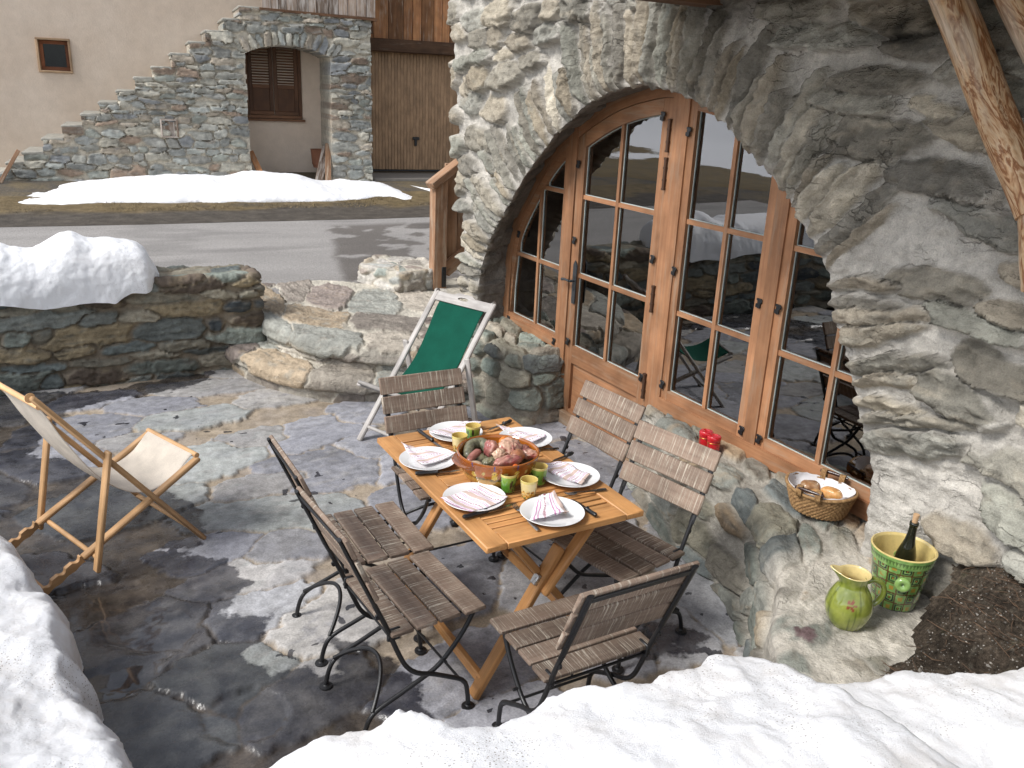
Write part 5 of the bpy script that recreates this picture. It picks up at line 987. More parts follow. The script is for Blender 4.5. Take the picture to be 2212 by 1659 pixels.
def deckchair(label, mw, mcv, x, y, ang, board, sag, wd=.54):
    t = thing('deckchair', label, 'deckchair', (x, y, .004), ang, 'deckchairs on the terrace'); hw = wd / 2; R = lambda *p: np.array(p, float)
    b = MB()
    for s in (-1, 1): b.bar(R(s * hw, .400, 0), R(s * hw, -.335, .968), .026, .045, (1, 0, 0), .009); b.tube([R(s * hw - .001, -.335, .962 + .0), R(s * hw + .001, -.335, .962)], .022, 12)
    b.tube([R(-hw, .33, .09), R(hw, .33, .09)], .012, 12); b.build('back_rails', mw, t)
    b = MB(); hi = hw - .034
    for s in (-1, 1): b.bar(R(s * hi, .425, .437), R(s * hi, -.20, .124), .024, .045, (1, 0, 0), .009)
    for s in (-1, 1):               # notched tail
        p0, p1 = np.array([-.20, .124]), np.array([-.40, .024]); d = nrm(p1 - p0); n = np.array([-d[1], d[0]]); n = n if n[1] > 0 else -n; L_ = np.linalg.norm(p1 - p0); up, lo = [], []
        for k in np.linspace(0, 1, 34): up.append(p0 + d * k * L_ + n * (.022 - .016 * max(0, sin(k * 9.4 * 2 - .6)) ** .7)); lo.append(p0 + d * k * L_ - n * (.022 - .006 * (1 + sin(k * 9.4 * 2)) / 2))
        b.prism([tuple(q) for q in up] + [tuple(q) for q in lo[::-1]], s * hi - .012, s * hi + .012, lambda a, c, xx: np.array([xx, a, c]), ax=0)
    b.tube([R(-hi, -.38, .035), R(hi, -.38, .035)], .011, 10); b.build('seat_rails', mw, t)
    b = MB()
    for s in (-1, 1):
        b.bar(R(s * (hw + .028), -.05, .640), R(s * (hw + .028), -.168, .062), .022, .046, (1, 0, 0), .009)
        b.tube([R(s * (hw - .02), -.06, .602), R(s * (hw + .044), -.06, .602)], .007, 10); b.tube([R(s * (hw - .05), .16, .31), R(s * (hw + .018), .16, .31)], .006, 10)
    b.tube([R(-hw - .02, -.152, .128), R(hw + .02, -.152, .128)], .012, 12); b.build('prop', mw, t)
    # canvas slung between the top and the front bar
    bt_ = np.array([-.305, .905]); fr_ = np.array([.415, .45]); cp = spline([bt_ + (0, .012)] + [mix(mix(bt_, fr_, k), np.array(q), sag) for k, q in ((.12, (-.262, .845)), (.24, (-.205, .715)), (.38, (-.10, .520)), (.5, (-.012, .410)), (.62, (.08, .342)), (.74, (.185, .322)), (.87, (.30, .365)))] + [fr_ + (-.02, .0), fr_ + (.014, .010)], 70)
    hwid = hw - .055; V = []
    for i, (a, c) in enumerate(cp):
        k = i / 69.; pinch = 1 - .06 * sin(pi * k)
        for j in range(25): u = j / 12. - 1; e = .014 * sin(pi * k) * (u * u); V.append((u * hwid * pinch, a + e * .3, c + e))
    b = MB(); b.add(V, [[i * 25 + j, (i + 1) * 25 + j, (i + 1) * 25 + j + 1, i * 25 + j + 1] for i in range(69) for j in range(24)], sm=True); c = b.build('canvas', mcv, t)
    sm_ = c.modifiers.new('thick', 'SOLIDIFY'); sm_.thickness = .0025
    b = MB(); b.tube([R(-hw, -.305, .912), R(hw, -.305, .912)], .013, 12); b.build('top_bar', mw, t); b = MB(); b.tube([R(-hi, .418, .452), R(hi, .418, .452)], .014, 12); b.build('front_bar', mw, t)
    if board:
        d = nrm(np.array([-.735, .968])); q0 = np.array([-.335, .968]) - d * .005; pl = [(-hw + .013, -.07), (hw - .013, -.07), (hw - .013, -.002), (.10, -.002), (.06, .018), (-.06, .018), (-.10, -.002), (-hw + .013, -.002)]
        o1 = [(-.045, -.030), (.045, -.030)]; b = MB(); n1 = np.array([d[1], -d[0]])
        import itertools
        xs = sorted([-hw + .013, -.10, -.06, -.045, -.025, .025, .045, .06, .10, hw - .013]); topz = lambda x: np.interp(abs(x), [0, .06, .10, 1], [.018, .018, -.002, -.002])
        def holez(x): return .013 * math.sqrt(max(0, 1 - (x / .046) ** 2)) if abs(x) < .046 else 0
        xs = np.linspace(-hw + .013, hw - .013, 61)
        for x_a, x_b in zip(xs[:-1], xs[1:]):
            ha, hb = holez(x_a), holez(x_b)
            segs = [((-.07, -.07), (topz(x_a), topz(x_b)))] if ha + hb == 0 else [((-.07, -.07), (-.022 - ha, -.022 - hb)), ((-.022 + ha, -.022 + hb), (topz(x_a), topz(x_b)))]
            for (l0, l1), (h0, h1) in segs:
                V = []
                for off in (-.008, .008):
                    for x_, z_ in ((x_a, l0), (x_b, l1), (x_b, h1), (x_a, h0)): q = q0 + d * z_ + n1 * off; V.append((x_, q[0], q[1]))
                o = len(b.v); b.v += [list(map(float, v)) for v in V]; b.wc += [(v[0], z_, 0) for v, z_ in zip(V, [l0, l1, h1, h0] * 2)]; b.rn += [.5] * 8; b.col += [None] * 8
                fs_ = [[3, 2, 1, 0], [4, 5, 6, 7], [0, 1, 5, 4], [2, 3, 7, 6]] + ([[1, 2, 6, 5], [3, 0, 4, 7]] if ha + hb else [[1, 2, 6, 5], [3, 0, 4, 7]] if x_a == xs[0] or x_b == xs[-1] else [])
                b.f += [[q + o for q in f] for f in fs_]; b.sm += [0] * len(fs_); b.mi += [0] * len(fs_)
        b.build('head_board', mw, t)
    return t
c1 = np.array([.93, .37]) * 1.7 + np.array([.37, -.93]) * (-3.935); 
deckchair('beige canvas deckchair with varnished beech frame, seen from the side by the snow', M_beech, canvas_mat('beige_canvas', (.70, .63, .54), .22), c1[0], c1[1], math.atan2(-.93, .37), False, 1.0)
deckchair('green canvas deckchair with silvery weathered frame in front of the steps', M_grey, canvas_mat('green_canvas', (.005, .072, .046), .06), 2.225, 5.0, math.atan2(.93, -.36), True, .8, .52).scale = (1, 1, .955)
# ------------------------------------------------------------------ tableware
def dens(pr, k):
    out = []
    for (r0, z0), (r1, z1) in zip(pr[:-1], pr[1:]): out += [(r0 + (r1 - r0) * q / k, z0 + (z1 - z0) * q / k) for q in range(k)]
    return out + [pr[-1]]
M_white = plain('white_porcelain', (.80, .80, .79), .12, coat=.3, var=.02); M_black = plain('black_handle', (.014, .014, .015), .4, var=.2); M_blade = plain('blade_steel', (.36, .35, .34), .22, 1); M_fork = plain('fork_steel', (.34, .33, .31), .25, 1)
t = NT('striped_napkin'); v = t.attr('wc', 'Vector'); sx_ = t.new('ShaderNodeSeparateXYZ'); t.l.new(v, sx_.inputs[0]); u_ = t.math('FRACT', t.math('MULTIPLY', sx_.outputs[0], 11.5)); 
base = t.ramp(u_, [(0, (.80, .79, .80)), (.08, (.55, .25, .42)), (.11, (.82, .78, .80)), (.15, (.82, .78, .80)), (.165, (.55, .25, .42)), (.195, (.80, .78, .80)), (.28, (.60, .46, .40)), (.54, (.80, .78, .80)), (.60, (.55, .25, .42)), (.63, (.82, .78, .80)), (.68, (.55, .25, .42)), (.71, (.82, .79, .81))], 'CONSTANT')
dd_ = t.math('ABSOLUTE', t.math('SUBTRACT', u_, .86)); hv = t.math('FRACT', t.math('MULTIPLY', sx_.outputs[1], 95.0)); hd = t.math('ADD', t.math('MULTIPLY', t.math('POWER', t.math('MULTIPLY', dd_, 24.0), 2.0), 1.0), t.math('POWER', t.math('MULTIPLY', t.math('SUBTRACT', hv, .5), 3.0), 2.0))
base = t.mix(t.mr(hd, .8, 1.1, 1, 0), base, (.30, .05, .09)); t.set(base=base, rough=.9, spec=.2, nrm=t.bump(t.noise(t.obj(), 300, 2), .2, .002), sss=0); M_nap = t.m
PR = [(0, .006), (.078, .006), (.088, .009), (.118, .019), (.1235, .0205), (.1245, .019), (.122, .0165), (.09, .004), (.075, .0), (0, .0)]
plates = [('left', 925, 990), ('far left', 985, 932), ('far right', 1135, 945), ('right', 1232, 1025), ('near left', 1025, 1073), ('near', 1193, 1104)]
PLAB = ['white plate at the left, its napkin point leaning to the casserole', 'white plate behind the two yellow cups on the far table end', 'white plate half hidden behind the casserole, nearest the door', 'white plate beside the green cups on the wall side', 'white plate on the near left above a black knife', 'white plate at the near end between fork and knife, rolled napkin on it']
PP = []
for (n_, u, v), lab in zip(plates, PLAB):
    p = hitz(u, v, TZ + .022); b = MB(); b.lathe(PR, 64); o = b.build('plate', M_white, None, 30); o.location = (p[0], p[1], TZ + .0045); tag(o, lab, 'plate', 'plates on the table'); PP.append(p)
def napkin(quad, lab, seed, amp=.010, z=TZ + .026, rot=0, roll=0, wsc=.17, lift=()):
    """a folded cloth laid over four pixel corners on the plate's level, with soft folds"""
    Q = [hitz(u, v, z) for u, v in quad]; c = sum(Q) / 4; n = 46; A, B = np.meshgrid(np.linspace(0, 1, n), np.linspace(0, 1, n), indexing='ij'); b = MB()
    L1 = np.linalg.norm(Q[1] - Q[0]); L2 = np.linalg.norm(Q[3] - Q[0])
    for k, off in enumerate((.0, .005)):
        sh = .05 * k; P = (Q[0] * ((1 - A) * (1 - B))[..., None] + Q[1] * (A * (1 - B))[..., None] + Q[2] * (A * B)[..., None] + Q[3] * ((1 - A) * B)[..., None])
        P = c + (P - c) * (1 - .05 * (1 - k)); ed = np.minimum(np.minimum(A, 1 - A), np.minimum(B, 1 - B))
        P[..., :2] += .007 * np.stack([fbm(A * 4, B * 4, k, seed, 3), fbm(A * 4, B * 4, k + 9, seed + 3, 3)], -1)
        f1 = np.sin((A * cos(rot) + B * sin(rot)) * 9 + seed + 1.5 * fbm(A * 2, B * 2, 0, seed, 2)); zz = off + .65 * amp * (.5 + .5 * f1) * ss(0, .25, ed + .06) + .0025 * fbm(A * 5, B * 5, 0, seed + 5, 3)
        for (la, lb, lw, lh) in lift: zz = zz + .6 * lh * np.exp(-((A - la) ** 2 + (B - lb) ** 2) / lw ** 2)
        rr = np.hypot(P[..., 0] - c[0], P[..., 1] - c[1]); P[..., 2] = TZ + .014 + .010 * ss(.06, .12, rr) + np.maximum(zz, 0)
        W = np.stack([A * L1, B * L2, 0 * A], -1).reshape(-1, 3) if not roll else np.stack([B * L2, A * L1, 0 * A], -1).reshape(-1, 3)
        o = len(b.v); b.v += P.reshape(-1, 3).tolist(); b.wc += (W + [seed * .013, 0, 0]).tolist(); b.rn += [.5] * n * n; b.col += [None] * n * n; fs_ = [[i * n + j + o, (i + 1) * n + j + o, (i + 1) * n + j + 1 + o, i * n + j + 1 + o] for i in range(n - 1) for j in range(n - 1)]; b.f += fs_; b.sm += [1] * len(fs_); b.mi += [0] * len(fs_)
    o = b.build('napkin', M_nap, None, 0); m = o.modifiers.new('thick', 'SOLIDIFY'); m.thickness = .0012; tag(o, lab, 'napkin', 'napkins on the plates'); return o
napkin([(866, 961), (918, 968), (988, 983), (915, 1005)], 'striped napkin with one corner poking out left of its plate', 2, .008, roll=1, lift=((0, 0, .2, .02), (1, .9, .2, .018)))
napkin([(928, 935), (995, 910), (1042, 912), (992, 948)], 'striped napkin on the far plate behind the yellow cups', 5, .008, rot=.6, lift=((.5, 1, .3, .012),))
napkin([(1070, 918), (1100, 921), (1182, 940), (1150, 955)], 'striped napkin partly hidden behind the casserole rim', 8, .007, rot=.3, roll=1)
napkin([(1160, 1005), (1212, 996), (1275, 1022), (1258, 1046)], 'striped napkin folded to a long wedge beside the green cups', 11, .010, rot=.9, roll=1, lift=((1, .3, .25, .018),))
napkin([(952, 1078), (1038, 1050), (1097, 1076), (1020, 1106)], 'striped napkin with hearts sticking out on both sides of the near left plate', 14, .012, rot=.2, lift=((.5, 0, .25, .01), (1, 1, .2, .008)))
napkin([(1163, 1070), (1198, 1062), (1230, 1112), (1146, 1124)], 'striped napkin rolled at its near end on the front plate', 17, .012, rot=1.2, lift=((.75, .98, .3, .028), (1, .5, .2, .016)))
def knife(a, m, e, lab, tip=None, grp='knives on the table'):
    A_, M_, E_ = [hitz(u, v, TZ) for u, v in (a, m, e)]; d = E_ - A_; d[2] = 0; L_ = np.linalg.norm(M_ - A_); n = nrm(d); s = np.array([-n[1], n[0], 0]); k = thing('table_knife', lab, 'knife', tuple(A_ + [0, 0, .003]), 0, grp)
    b = MB(); b.tube([n * x + [0, 0, .009 + z] for x, z in ((0, .001), (.006, .002), (.02, .0), (L_ * .5, .0), (L_ * .85, 0), (L_ * .93, .002), (L_, .001))], [.006, .0085, .0085, .0075, .0085, .0105, .006], 12, flat=.75 if 0 else 1.1); b.build('handle', M_black, k)
    b = MB(); bl = max(.10, np.linalg.norm(E_ - M_)); w = .0095; pts = [(L_ - .004, -w), (L_ + bl * .6, -w * .9), (L_ + bl, .0035), (L_ + bl * .7, w * .62), (L_ - .004, w * .7)]
    b.prism(pts, .006, .0075, lambda p, q, x: n * p + s * q + np.array([0, 0, x])); b.build('blade', M_blade, k)
knife((903, 934), (931, 958), (958, 974), 'black handled knife left of the far yellow cup plate')
knife((897, 1029), (948, 1025), (1000, 1020), 'black handled knife between the two left plates')
knife((1000, 1124), (1056, 1110), (1120, 1091), 'black handled knife on the near left corner beside the fork')
knife((1287, 1120), (1268, 1104), (1235, 1082), 'black handled knife sticking out right of the front plate')
knife((1237, 984), (1220, 990), (1190, 1002), 'black handled knife poking out behind the right hand plate')
knife((1104, 914), (1088, 921), (1050, 935), 'black handled knife on the far right table corner')
def fork(a, e, lab):
    A_, E_ = hitz(*a, TZ), hitz(*e, TZ); d = E_ - A_; d[2] = 0; L_ = np.linalg.norm(d); n = nrm(d); s = np.array([-n[1], n[0], 0]); V = []; k = thing('fork', lab, 'fork', tuple(A_ + [0, 0, .003]), 0, 'forks on the table'); b = MB()
    b.tube([n * x * L_ + [0, 0, .004 + z] for x, z in ((0, 0), (.03, 0), (.3, 0), (.55, .004), (.64, .010), (.70, .010), (.75, .006))], [.006, .009, .0075, .0042, .0036, .0045, .010], 10, flat=1); 
    for v in b.v: v[2] = .003 + (v[2] - .003) * .45 + .002
    b.build('handle', M_fork, k); b = MB()
    for i in range(4): o = (i - 1.5) * .0058; b.tube([n * L_ * x + s * o * f + [0, 0, .003 + z] for x, z, f in ((.735, .005, .8), (.80, .003, 1), (.9, .004, 1), (1, .011, 1))], [.0026, .0022, .0018, .0009], 6)
    b.build('tines', M_fork, k)
fork((1163, 1150), (1108, 1094), 'fork lying left of the front plate, tines towards the cups')
fork((1309, 1060), (1219, 1073), 'fork lying alone between the front and right plates')
fork((1207, 972), (1150, 975), 'fork peeping out behind the casserole on the wall side'); fork((967, 1003), (992, 986), 'fork under the left napkin against the casserole handle')
# casserole
def Lc(c): return np.array(c)
pc = np.array([1.593, 2.862]); pcn = hitz(1076, 977, TZ + .107); pc = pcn[:2]
def potcol(a, r, z, i):
    out = i < 9
    n = fbm(a * 3 + 5, z * 18, 0, 3, 4); base = mix(Lc((.33, .095, .012)), Lc((.20, .048, .008)), ss(-.3, .5, n))
    if i >= 9: return tuple(mix(base, Lc((.40, .13, .018)), .6))
    yel = Lc((.46, .245, .05)); k = ss(.052, .040, z + .006 * fbm(a * 6, 0, 0, 5, 3)); base = mix(base, yel * (1 + .2 * n), k)
    g = math.exp(-((z - .046 - .008 * fbm(a * 8, 1, 0, 6, 3)) / .006) ** 2) * (.6 + .6 * fbm(a * 22, z * 60, 0, 7, 3)); base = mix(base, Lc((.035, .06, .015)), np.clip(g * 1.3, 0, .95))
    q = a / (2 * pi) * 22; f = q - math.floor(q) - .5; k = int(math.floor(q)); sc = .8 + .3 * _hh(k)
    if (k % 2) == 0:                                    # little yellow painted flowers with dark centres
        for (z0, r0) in ((.084, .011), (.064, .0135)):
            dd = math.hypot(f * 2 * pi / 22 * .18, (z - z0)) / (r0 * sc)
            if dd < 1: base = Lc((.60, .42, .08))
            if dd < .38 and z0 > .07: base = Lc((.03, .02, .02))
        if abs(f) < .05 and z > .100: base = Lc((.03, .06, .20))
    elif math.hypot(f * 2 * pi / 22 * .18, (z - .078)) < .009 * (1 + .5 * fbm(a * 40, z * 120, 0, 9, 2)): base = Lc((.42, .33, .10)) if _hh(k + 3) > .4 else Lc((.06, .07, .02))
    return tuple(base)
def _hh(k): return (math.sin(k * 12.9898) * 43758.5453) % 1.0
pot = thing('casserole', 'round glazed terracotta casserole full of boiled meat and sausages', 'casserole', (pc[0], pc[1], TZ + .004)); pot.scale = (.94, .94, .93)
b = MB(); prof = [(0, 0), (.128, 0), (.142, .004), (.152, .02), (.160, .04), (.166, .055), (.171, .07), (.176, .09), (.180, .108), (.183, .116), (.182, .122), (.176, .123), (.171, .116), (.166, .09), (.158, .05), (.14, .02), (0, .016)]
pr2 = []
for (r0, z0), (r1, z1) in zip(prof[:-1], prof[1:]):
    for k in range(3): pr2.append((r0 + (r1 - r0) * k / 3, z0 + (z1 - z0) * k / 3))
pr2.append(prof[-1]); b.lathe(pr2, 220, colf=lambda a, r, z, i: potcol(a, r, z, 0 if i <= 30 else 9)); M_pot = mat_col('glazed_pot', .16, .6, 0, var=.12); b.build('bowl', M_pot, pot, 50)
pa = hitz(985, 1000, TZ + .09)[:2] - pc; pb_ = hitz(1158, 962, TZ + .09)[:2] - pc
for hv in (pa, pb_):
    an = math.atan2(hv[1], hv[0]); b = MB(); V = []
    for i in range(17):
        t_ = -1 + i / 8.; aa = an + t_ * .52
        for (dr_, dz) in ((-.004, .012), (.030 * (1 - t_ * t_) ** .6, .010), (.036 * (1 - t_ * t_) ** .6, .002), (.030 * (1 - t_ * t_) ** .6, -.006), (-.004, -.014)): r = .176 + dr_; V.append((r * cos(aa), r * sin(aa), .092 + dz))
    b.add(V, [[i * 5 + j, (i + 1) * 5 + j, (i + 1) * 5 + j + 1, i * 5 + j + 1] for i in range(16) for j in range(4)] + [[i * 5 + 4, (i + 1) * 5 + 4, (i + 1) * 5, i * 5] for i in range(16)], sm=True, col=(.20, .06, .014)); b.build('handle', M_pot, pot)
def blob(name, loc, size, c1, c2, lab, cat, rot=0, seed=1, amp=.2, freq=3, fine=.05, band=0, grp=None, rough=.45, tilt=0, sq=2.0):
    if cat == 'meat': amp *= 1.35; fine = .12
    n1, n2 = 40, 28; A, B = np.meshgrid(np.linspace(0, 2 * pi, n1 + 1), np.linspace(.001, pi - .001, n2), indexing='ij'); f = lambda x: np.sign(x) * np.abs(x) ** (2 / sq)
    D = np.stack([f(np.sin(B)) * f(np.cos(A)), f(np.sin(B)) * f(np.sin(A)), f(np.cos(B))], -1); nz = fbm(D[..., 0] * freq, D[..., 1] * freq, D[..., 2] * freq, seed, 4); n3 = fbm(D[..., 0] * 11, D[..., 1] * 11, D[..., 2] * 11, seed + 2, 3)
    P = D * (1 + amp * nz + fine * n3)[..., None] * np.array(size); cl = mix(np.array(c1), np.array(c2), ss(-.25, .35, nz * .6 + .6 * fbm(P[..., 0] * 60, P[..., 1] * 60, P[..., 2] * 60, seed + 4, 4))[..., None])
    if band: cl = mix(cl, np.array((.62, .40, .28)), (ss(.35, .6, vn(P[..., 0] * 55 + 3, P[..., 1] * 55, P[..., 2] * 30, seed + 6)) * band)[..., None])
    b = MB(); b.add(P.reshape(-1, 3), [[i * n2 + j, (i + 1) * n2 + j, (i + 1) * n2 + j + 1, i * n2 + j + 1] for i in range(n1) for j in range(n2 - 1)], sm=True, col=cl.reshape(-1, 3).tolist()); o = b.build(name, foodm, None, 0); o.location = loc; o.rotation_euler = (tilt, 0, rot); return tag(o, lab, cat, grp)
foodm = mat_col('cooked_food', .36, .25, .35, 90, var=.22)
def inpot(u, v, z=.10): p = hitz(u, v, TZ + z); return (p[0], p[1], TZ + z)
MEAT, FAT, DK = (.40, .135, .115), (.56, .36, .25), (.24, .07, .065)
# broth bed
A, R_2 = np.meshgrid(np.linspace(0, 2 * pi, 97), np.linspace(0, .154, 24), indexing='ij'); Zb = .062 + .012 * fbm(R_2 * np.cos(A) * 26, R_2 * np.sin(A) * 26, 0, 3, 4); P = np.stack([R_2 * np.cos(A), R_2 * np.sin(A), Zb], -1); cl = mix(np.array((.30, .26, .16)), np.array((.16, .15, .085)), ss(-.2, .3, fbm(P[..., 0] * 60, P[..., 1] * 60, 0, 5, 4))[..., None])
o = gridmesh(P + np.array([pc[0], pc[1], TZ + .004]), 'cabbage', mat_col('cooked_cabbage', .5, .1, .5, 120), attrs={'Col': cl}); tag(o, 'green grey chopped cabbage bed under the meat in the casserole', 'cabbage', kind='stuff')
def sausage(pts, r, c1, c2, lab, mottle=0, seed=1, grp=None):
    path = spline(pts, 26); k = np.linspace(-1, 1, 26); R = r * (1 - np.abs(k) ** 8 * .6); R[0] = R[-1] = r * .25; b = MB(); b.tube(path, R, 20); V = np.array(b.v); n = fbm(V[:, 0] * 130, V[:, 1] * 130, V[:, 2] * 130, seed, 4); V += .0016 * n[:, None]; b.v = V.tolist(); b.col = mix(np.array(c1), np.array(c2), ss(-.2, .3, n)[:, None]).tolist(); b.col = [tuple(x) for x in b.col]; o = b.build('sausage', foodm, None, 0); return tag(o, lab, 'sausage', grp)
sausage([inpot(1010, 988, .085), inpot(1017, 962, .098), inpot(1042, 957, .10), inpot(1054, 973, .092)], .0225, (.20, .19, .12), (.095, .095, .06), 'thick curved green speckled sausage at the left of the casserole', 1, 3)
sausage([inpot(1012, 1000, .085), inpot(1022, 985, .098), inpot(1036, 974, .105)], .0165, (.36, .15, .115), (.27, .10, .08), 'short pink brown sausage leaning on the green one', 1, 5)
blob('meat_piece', inpot(1060, 969, .112), (.030, .034, .036), MEAT, DK, 'round dark red ham knuckle piece in the middle left of the casserole', 'meat', 0, 11, .22, 3, .05, .35, 'meat in the casserole')
blob('meat_piece', inpot(1103, 967, .118), (.058, .046, .030), MEAT, FAT, 'large marbled ham slice at the back of the casserole', 'meat', .5, 12, .25, 3.4, .08, .8, 'meat in the casserole', tilt=.5)
blob('meat_piece', inpot(1080, 982, .110), (.030, .026, .026), FAT, (.62, .44, .30), 'pale fatty chunk in the centre of the casserole', 'meat', .2, 13, .25, 3, .06, .6, 'meat in the casserole')
blob('meat_piece', inpot(1097, 997, .106), (.064, .022, .028), MEAT, (.33, .10, .09), 'long red slice at the near rim of the casserole', 'meat', -.05, 14, .18, 3, .06, .4, 'meat in the casserole', tilt=.35)
blob('meat_piece', inpot(1140, 981, .10), (.042, .028, .02), MEAT, DK, 'dark ham slice lying against the right rim of the casserole', 'meat', -.5, 15, .25, 3, .06, .6, 'meat in the casserole')
blob('potato', inpot(1118, 984, .112), (.036, .028, .026), (.38, .17, .075), (.30, .115, .06), 'brown skinned potato piece right of the middle in the casserole', 'potato', .4, 16, .08, 2, .02)
blob('potato', inpot(1026, 1005, .090), (.032, .022, .018), (.55, .40, .27), (.50, .34, .22), 'pale peeled potato at the left near rim of the casserole', 'potato', -.5, 17, .06, 2, .01)
blob('carrot', inpot(1090, 953, .112), (.030, .020, .022), (.72, .23, .03), (.62, .17, .02), 'bright orange carrot chunk behind the meat', 'carrot', .3, 18, .06, 2, .02)
blob('carrot', inpot(1113, 1007, .098), (.013, .01, .009), (.75, .16, .03), (.65, .13, .02), 'small orange carrot bit at the near rim of the casserole', 'carrot', .3, 19, .06, 2, .02)
blob('cabbage_piece', inpot(1060, 997, .084), (.040, .026, .016), (.24, .22, .13), (.15, .14, .08), 'grey green cabbage lump between sausage and meat', 'cabbage', .2, 20, .35, 4, .2)
blob('meat_piece', inpot(1132, 971, .10), (.03, .025, .02), DK, (.14, .04, .04), 'dark back edge of ham behind the potato', 'meat', .6, 21, .25, 3, .06, .2, 'meat in the casserole')
# cups
def cup(u, v, kind, lab):
    p = hitz(u, v, TZ); seed = int(u)
    def cf(a, r, z, i):
        n = fbm(a * 2.2, z * 40, 0, seed, 4)
        if i >= 35: return (.62, .47, .15)
        if z > .069: return (.60, .50, .16)
        if kind == 'g':
            c = mix(Lc((.075, .20, .022)), Lc((.26, .40, .075)), ss(.025, .07, z) * .8 + .2 * n); k = ss(.10, .30, fbm(a * 2.6 + seed, z * 38, 0, seed + 3, 4) - .9 * abs(z - .03) * 6 + .12); return tuple(mix(c, Lc((.018, .022, .012)), k))
        c = Lc((.66, .54, .26)); 
        if z < .034 + .01 * fbm(a * 4, 0, 0, 2, 2): 
            q = vn(a * 9, z * 190, 0, seed); c = mix(c, Lc((.62, .30, .03)), ss(.40, .52, q)); c = mix(c, Lc((.10, .03, .02)), ss(.66, .74, vn(a * 13 + 5, z * 260, 0, seed + 1)))
        if z < .012: c = mix(c, Lc((.10, .16, .04)), ss(.4, .6, vn(a * 8, z * 100, 0, 4)))
        return tuple(c)
    b = MB(); b.lathe(dens([(0, 0), (.024, 0), (.0265, .003), (.029, .02), (.032, .045), (.0345, .068), (.0355, .078), (.035, .0795), (.0325, .078), (.031, .06), (.026, .012), (0, .008)], 5), 120, colf=cf); o = b.build('cup', M_cup, None, 40); o.location = (p[0], p[1], TZ + .0045); tag(o, lab, 'cup', 'glazed cups on the table')
M_cup = mat_col('glazed_cup', .14, .5, 0, var=.06)
cup(1097, 1062, 'g', 'green glazed cup, left one of the pair in front of the casserole'); cup(1163, 1046, 'g', 'green glazed cup with a dark leaf next to the right plate'); cup(1141, 1076, 'y', 'yellow cup with orange flowers round its foot')
cup(992, 977, 'y', 'plain yellow cup touching the casserole at its left'); cup(1021, 955, 'g', 'green cup with yellow inside behind the plain yellow cup')
# ------------------------------------------------------------------ jug, ice bucket and bottle on the ledge
ZL = .455
M_glaze = mat_col('green_glaze', .13, .7, .05, 20, var=.10)
jp = hitz(1826, 1345, ZL); g_ang = math.atan2(*( (hitz(1900, 1275, ZL + .12) - hitz(1835, 1275, ZL + .12))[[1, 0]]))
jug = thing('jug', 'green glazed pottery jug with yellow inside standing on the pale ledge', 'jug', (jp[0], jp[1], ZL))
def jcol(a, r, z, i):
    if i >= JN: return (.66, .53, .24)
    n = fbm(a * 1.4, z * 12, 0, 4, 4); c = mix(Lc((.13, .165, .018)), Lc((.26, .29, .055)), ss(-.3, .4, n)); st = ss(.25, .55, fbm(a * 7, z * 5, 2, 5, 4)); c = mix(c, Lc((.055, .075, .012)), st * .7)
    return tuple(c)
jp_ = [(0, 0), (.050, 0), (.060, .006), (.074, .03), (.083, .06), (.084, .085), (.078, .112), (.064, .142), (.052, .162), (.049, .175), (.051, .19), (.056, .206), (.058, .212), (.055, .214), (.051, .208), (.046, .18), (.05, .16), (.07, .12), (.06, .02), (0, .015)]
def densc(pr, k):
    P = np.array(pr, float); Q = np.vstack([P[0], P, P[-1]]); out = []
    for i in range(len(P) - 1):
        a, b_, c, d = Q[i:i + 4]
        for t in np.arange(k) / k: out.append(tuple(.5 * (2 * b_ + (c - a) * t + (2 * a - 5 * b_ + 4 * c - d) * t * t + (3 * b_ - a - 3 * c + d) * t ** 3)))
    return out + [tuple(P[-1])]
KD = 5; JN = 12 * KD; b = MB(); b.lathe(densc(jp_, KD), 110, colf=jcol)
sp_ang = g_ang + pi - .35
for i, v in enumerate(b.v):                      # pulled spout
    r = math.hypot(v[0], v[1]); a = math.atan2(v[1], v[0]) - sp_ang; a = (a + pi) % (2 * pi) - pi
    if v[2] > .165 and r > .03: k = math.exp(-(a / .36) ** 2) * ss(.168, .212, v[2]); f = 1 + .52 * k; v[0] *= f; v[1] *= f; v[2] += .012 * k
for i, c in enumerate(b.col):
    a = (math.atan2(b.v[i][1], b.v[i][0])); z = b.v[i][2]; fx = -1.95
    da = (a - (g_ang + fx) + pi) % (2 * pi) - pi; x, y = da * .08, z - .118; rr = math.hypot(x, y); th = math.atan2(y, x)
    if i < JN * 110 and rr < .020 * abs(math.cos(th * 2.5)) ** .6 and rr > .004: b.col[i] = (.20, .05, .02)
b.build('body', M_glaze, jug, 60)
b = MB(); e = np.array([cos(g_ang), sin(g_ang), 0]); hp = spline([e * .050 + [0, 0, .178], e * .075 + [0, 0, .186], e * .112 + [0, 0, .165], e * .122 + [0, 0, .125], e * .105 + [0, 0, .09], e * .078 + [0, 0, .075]], 30); b.tube(hp, np.linspace(.0115, .0095, 30), 14, flat=1.25, up=(0, 0, 1)); b.col = [(.18, .22, .035)] * len(b.v); b.build('handle', M_glaze, jug, 60)
bp = hitz(1928, 1297, ZL); bk = thing('ice_bucket', 'patterned green pottery ice bucket holding a wine bottle', 'ice bucket', (bp[0], bp[1], ZL))
bp_ = [(0, 0), (.078, 0), (.083, .004), (.090, .05), (.097, .105), (.104, .16), (.108, .195), (.113, .197), (.116, .215), (.119, .232), (.119, .238), (.113, .240), (.108, .232), (.102, .16), (.09, .06), (.082, .012), (0, .012)]
KB = 16; BN = 10 * KB; view = math.atan2(-bp[1], -bp[0])
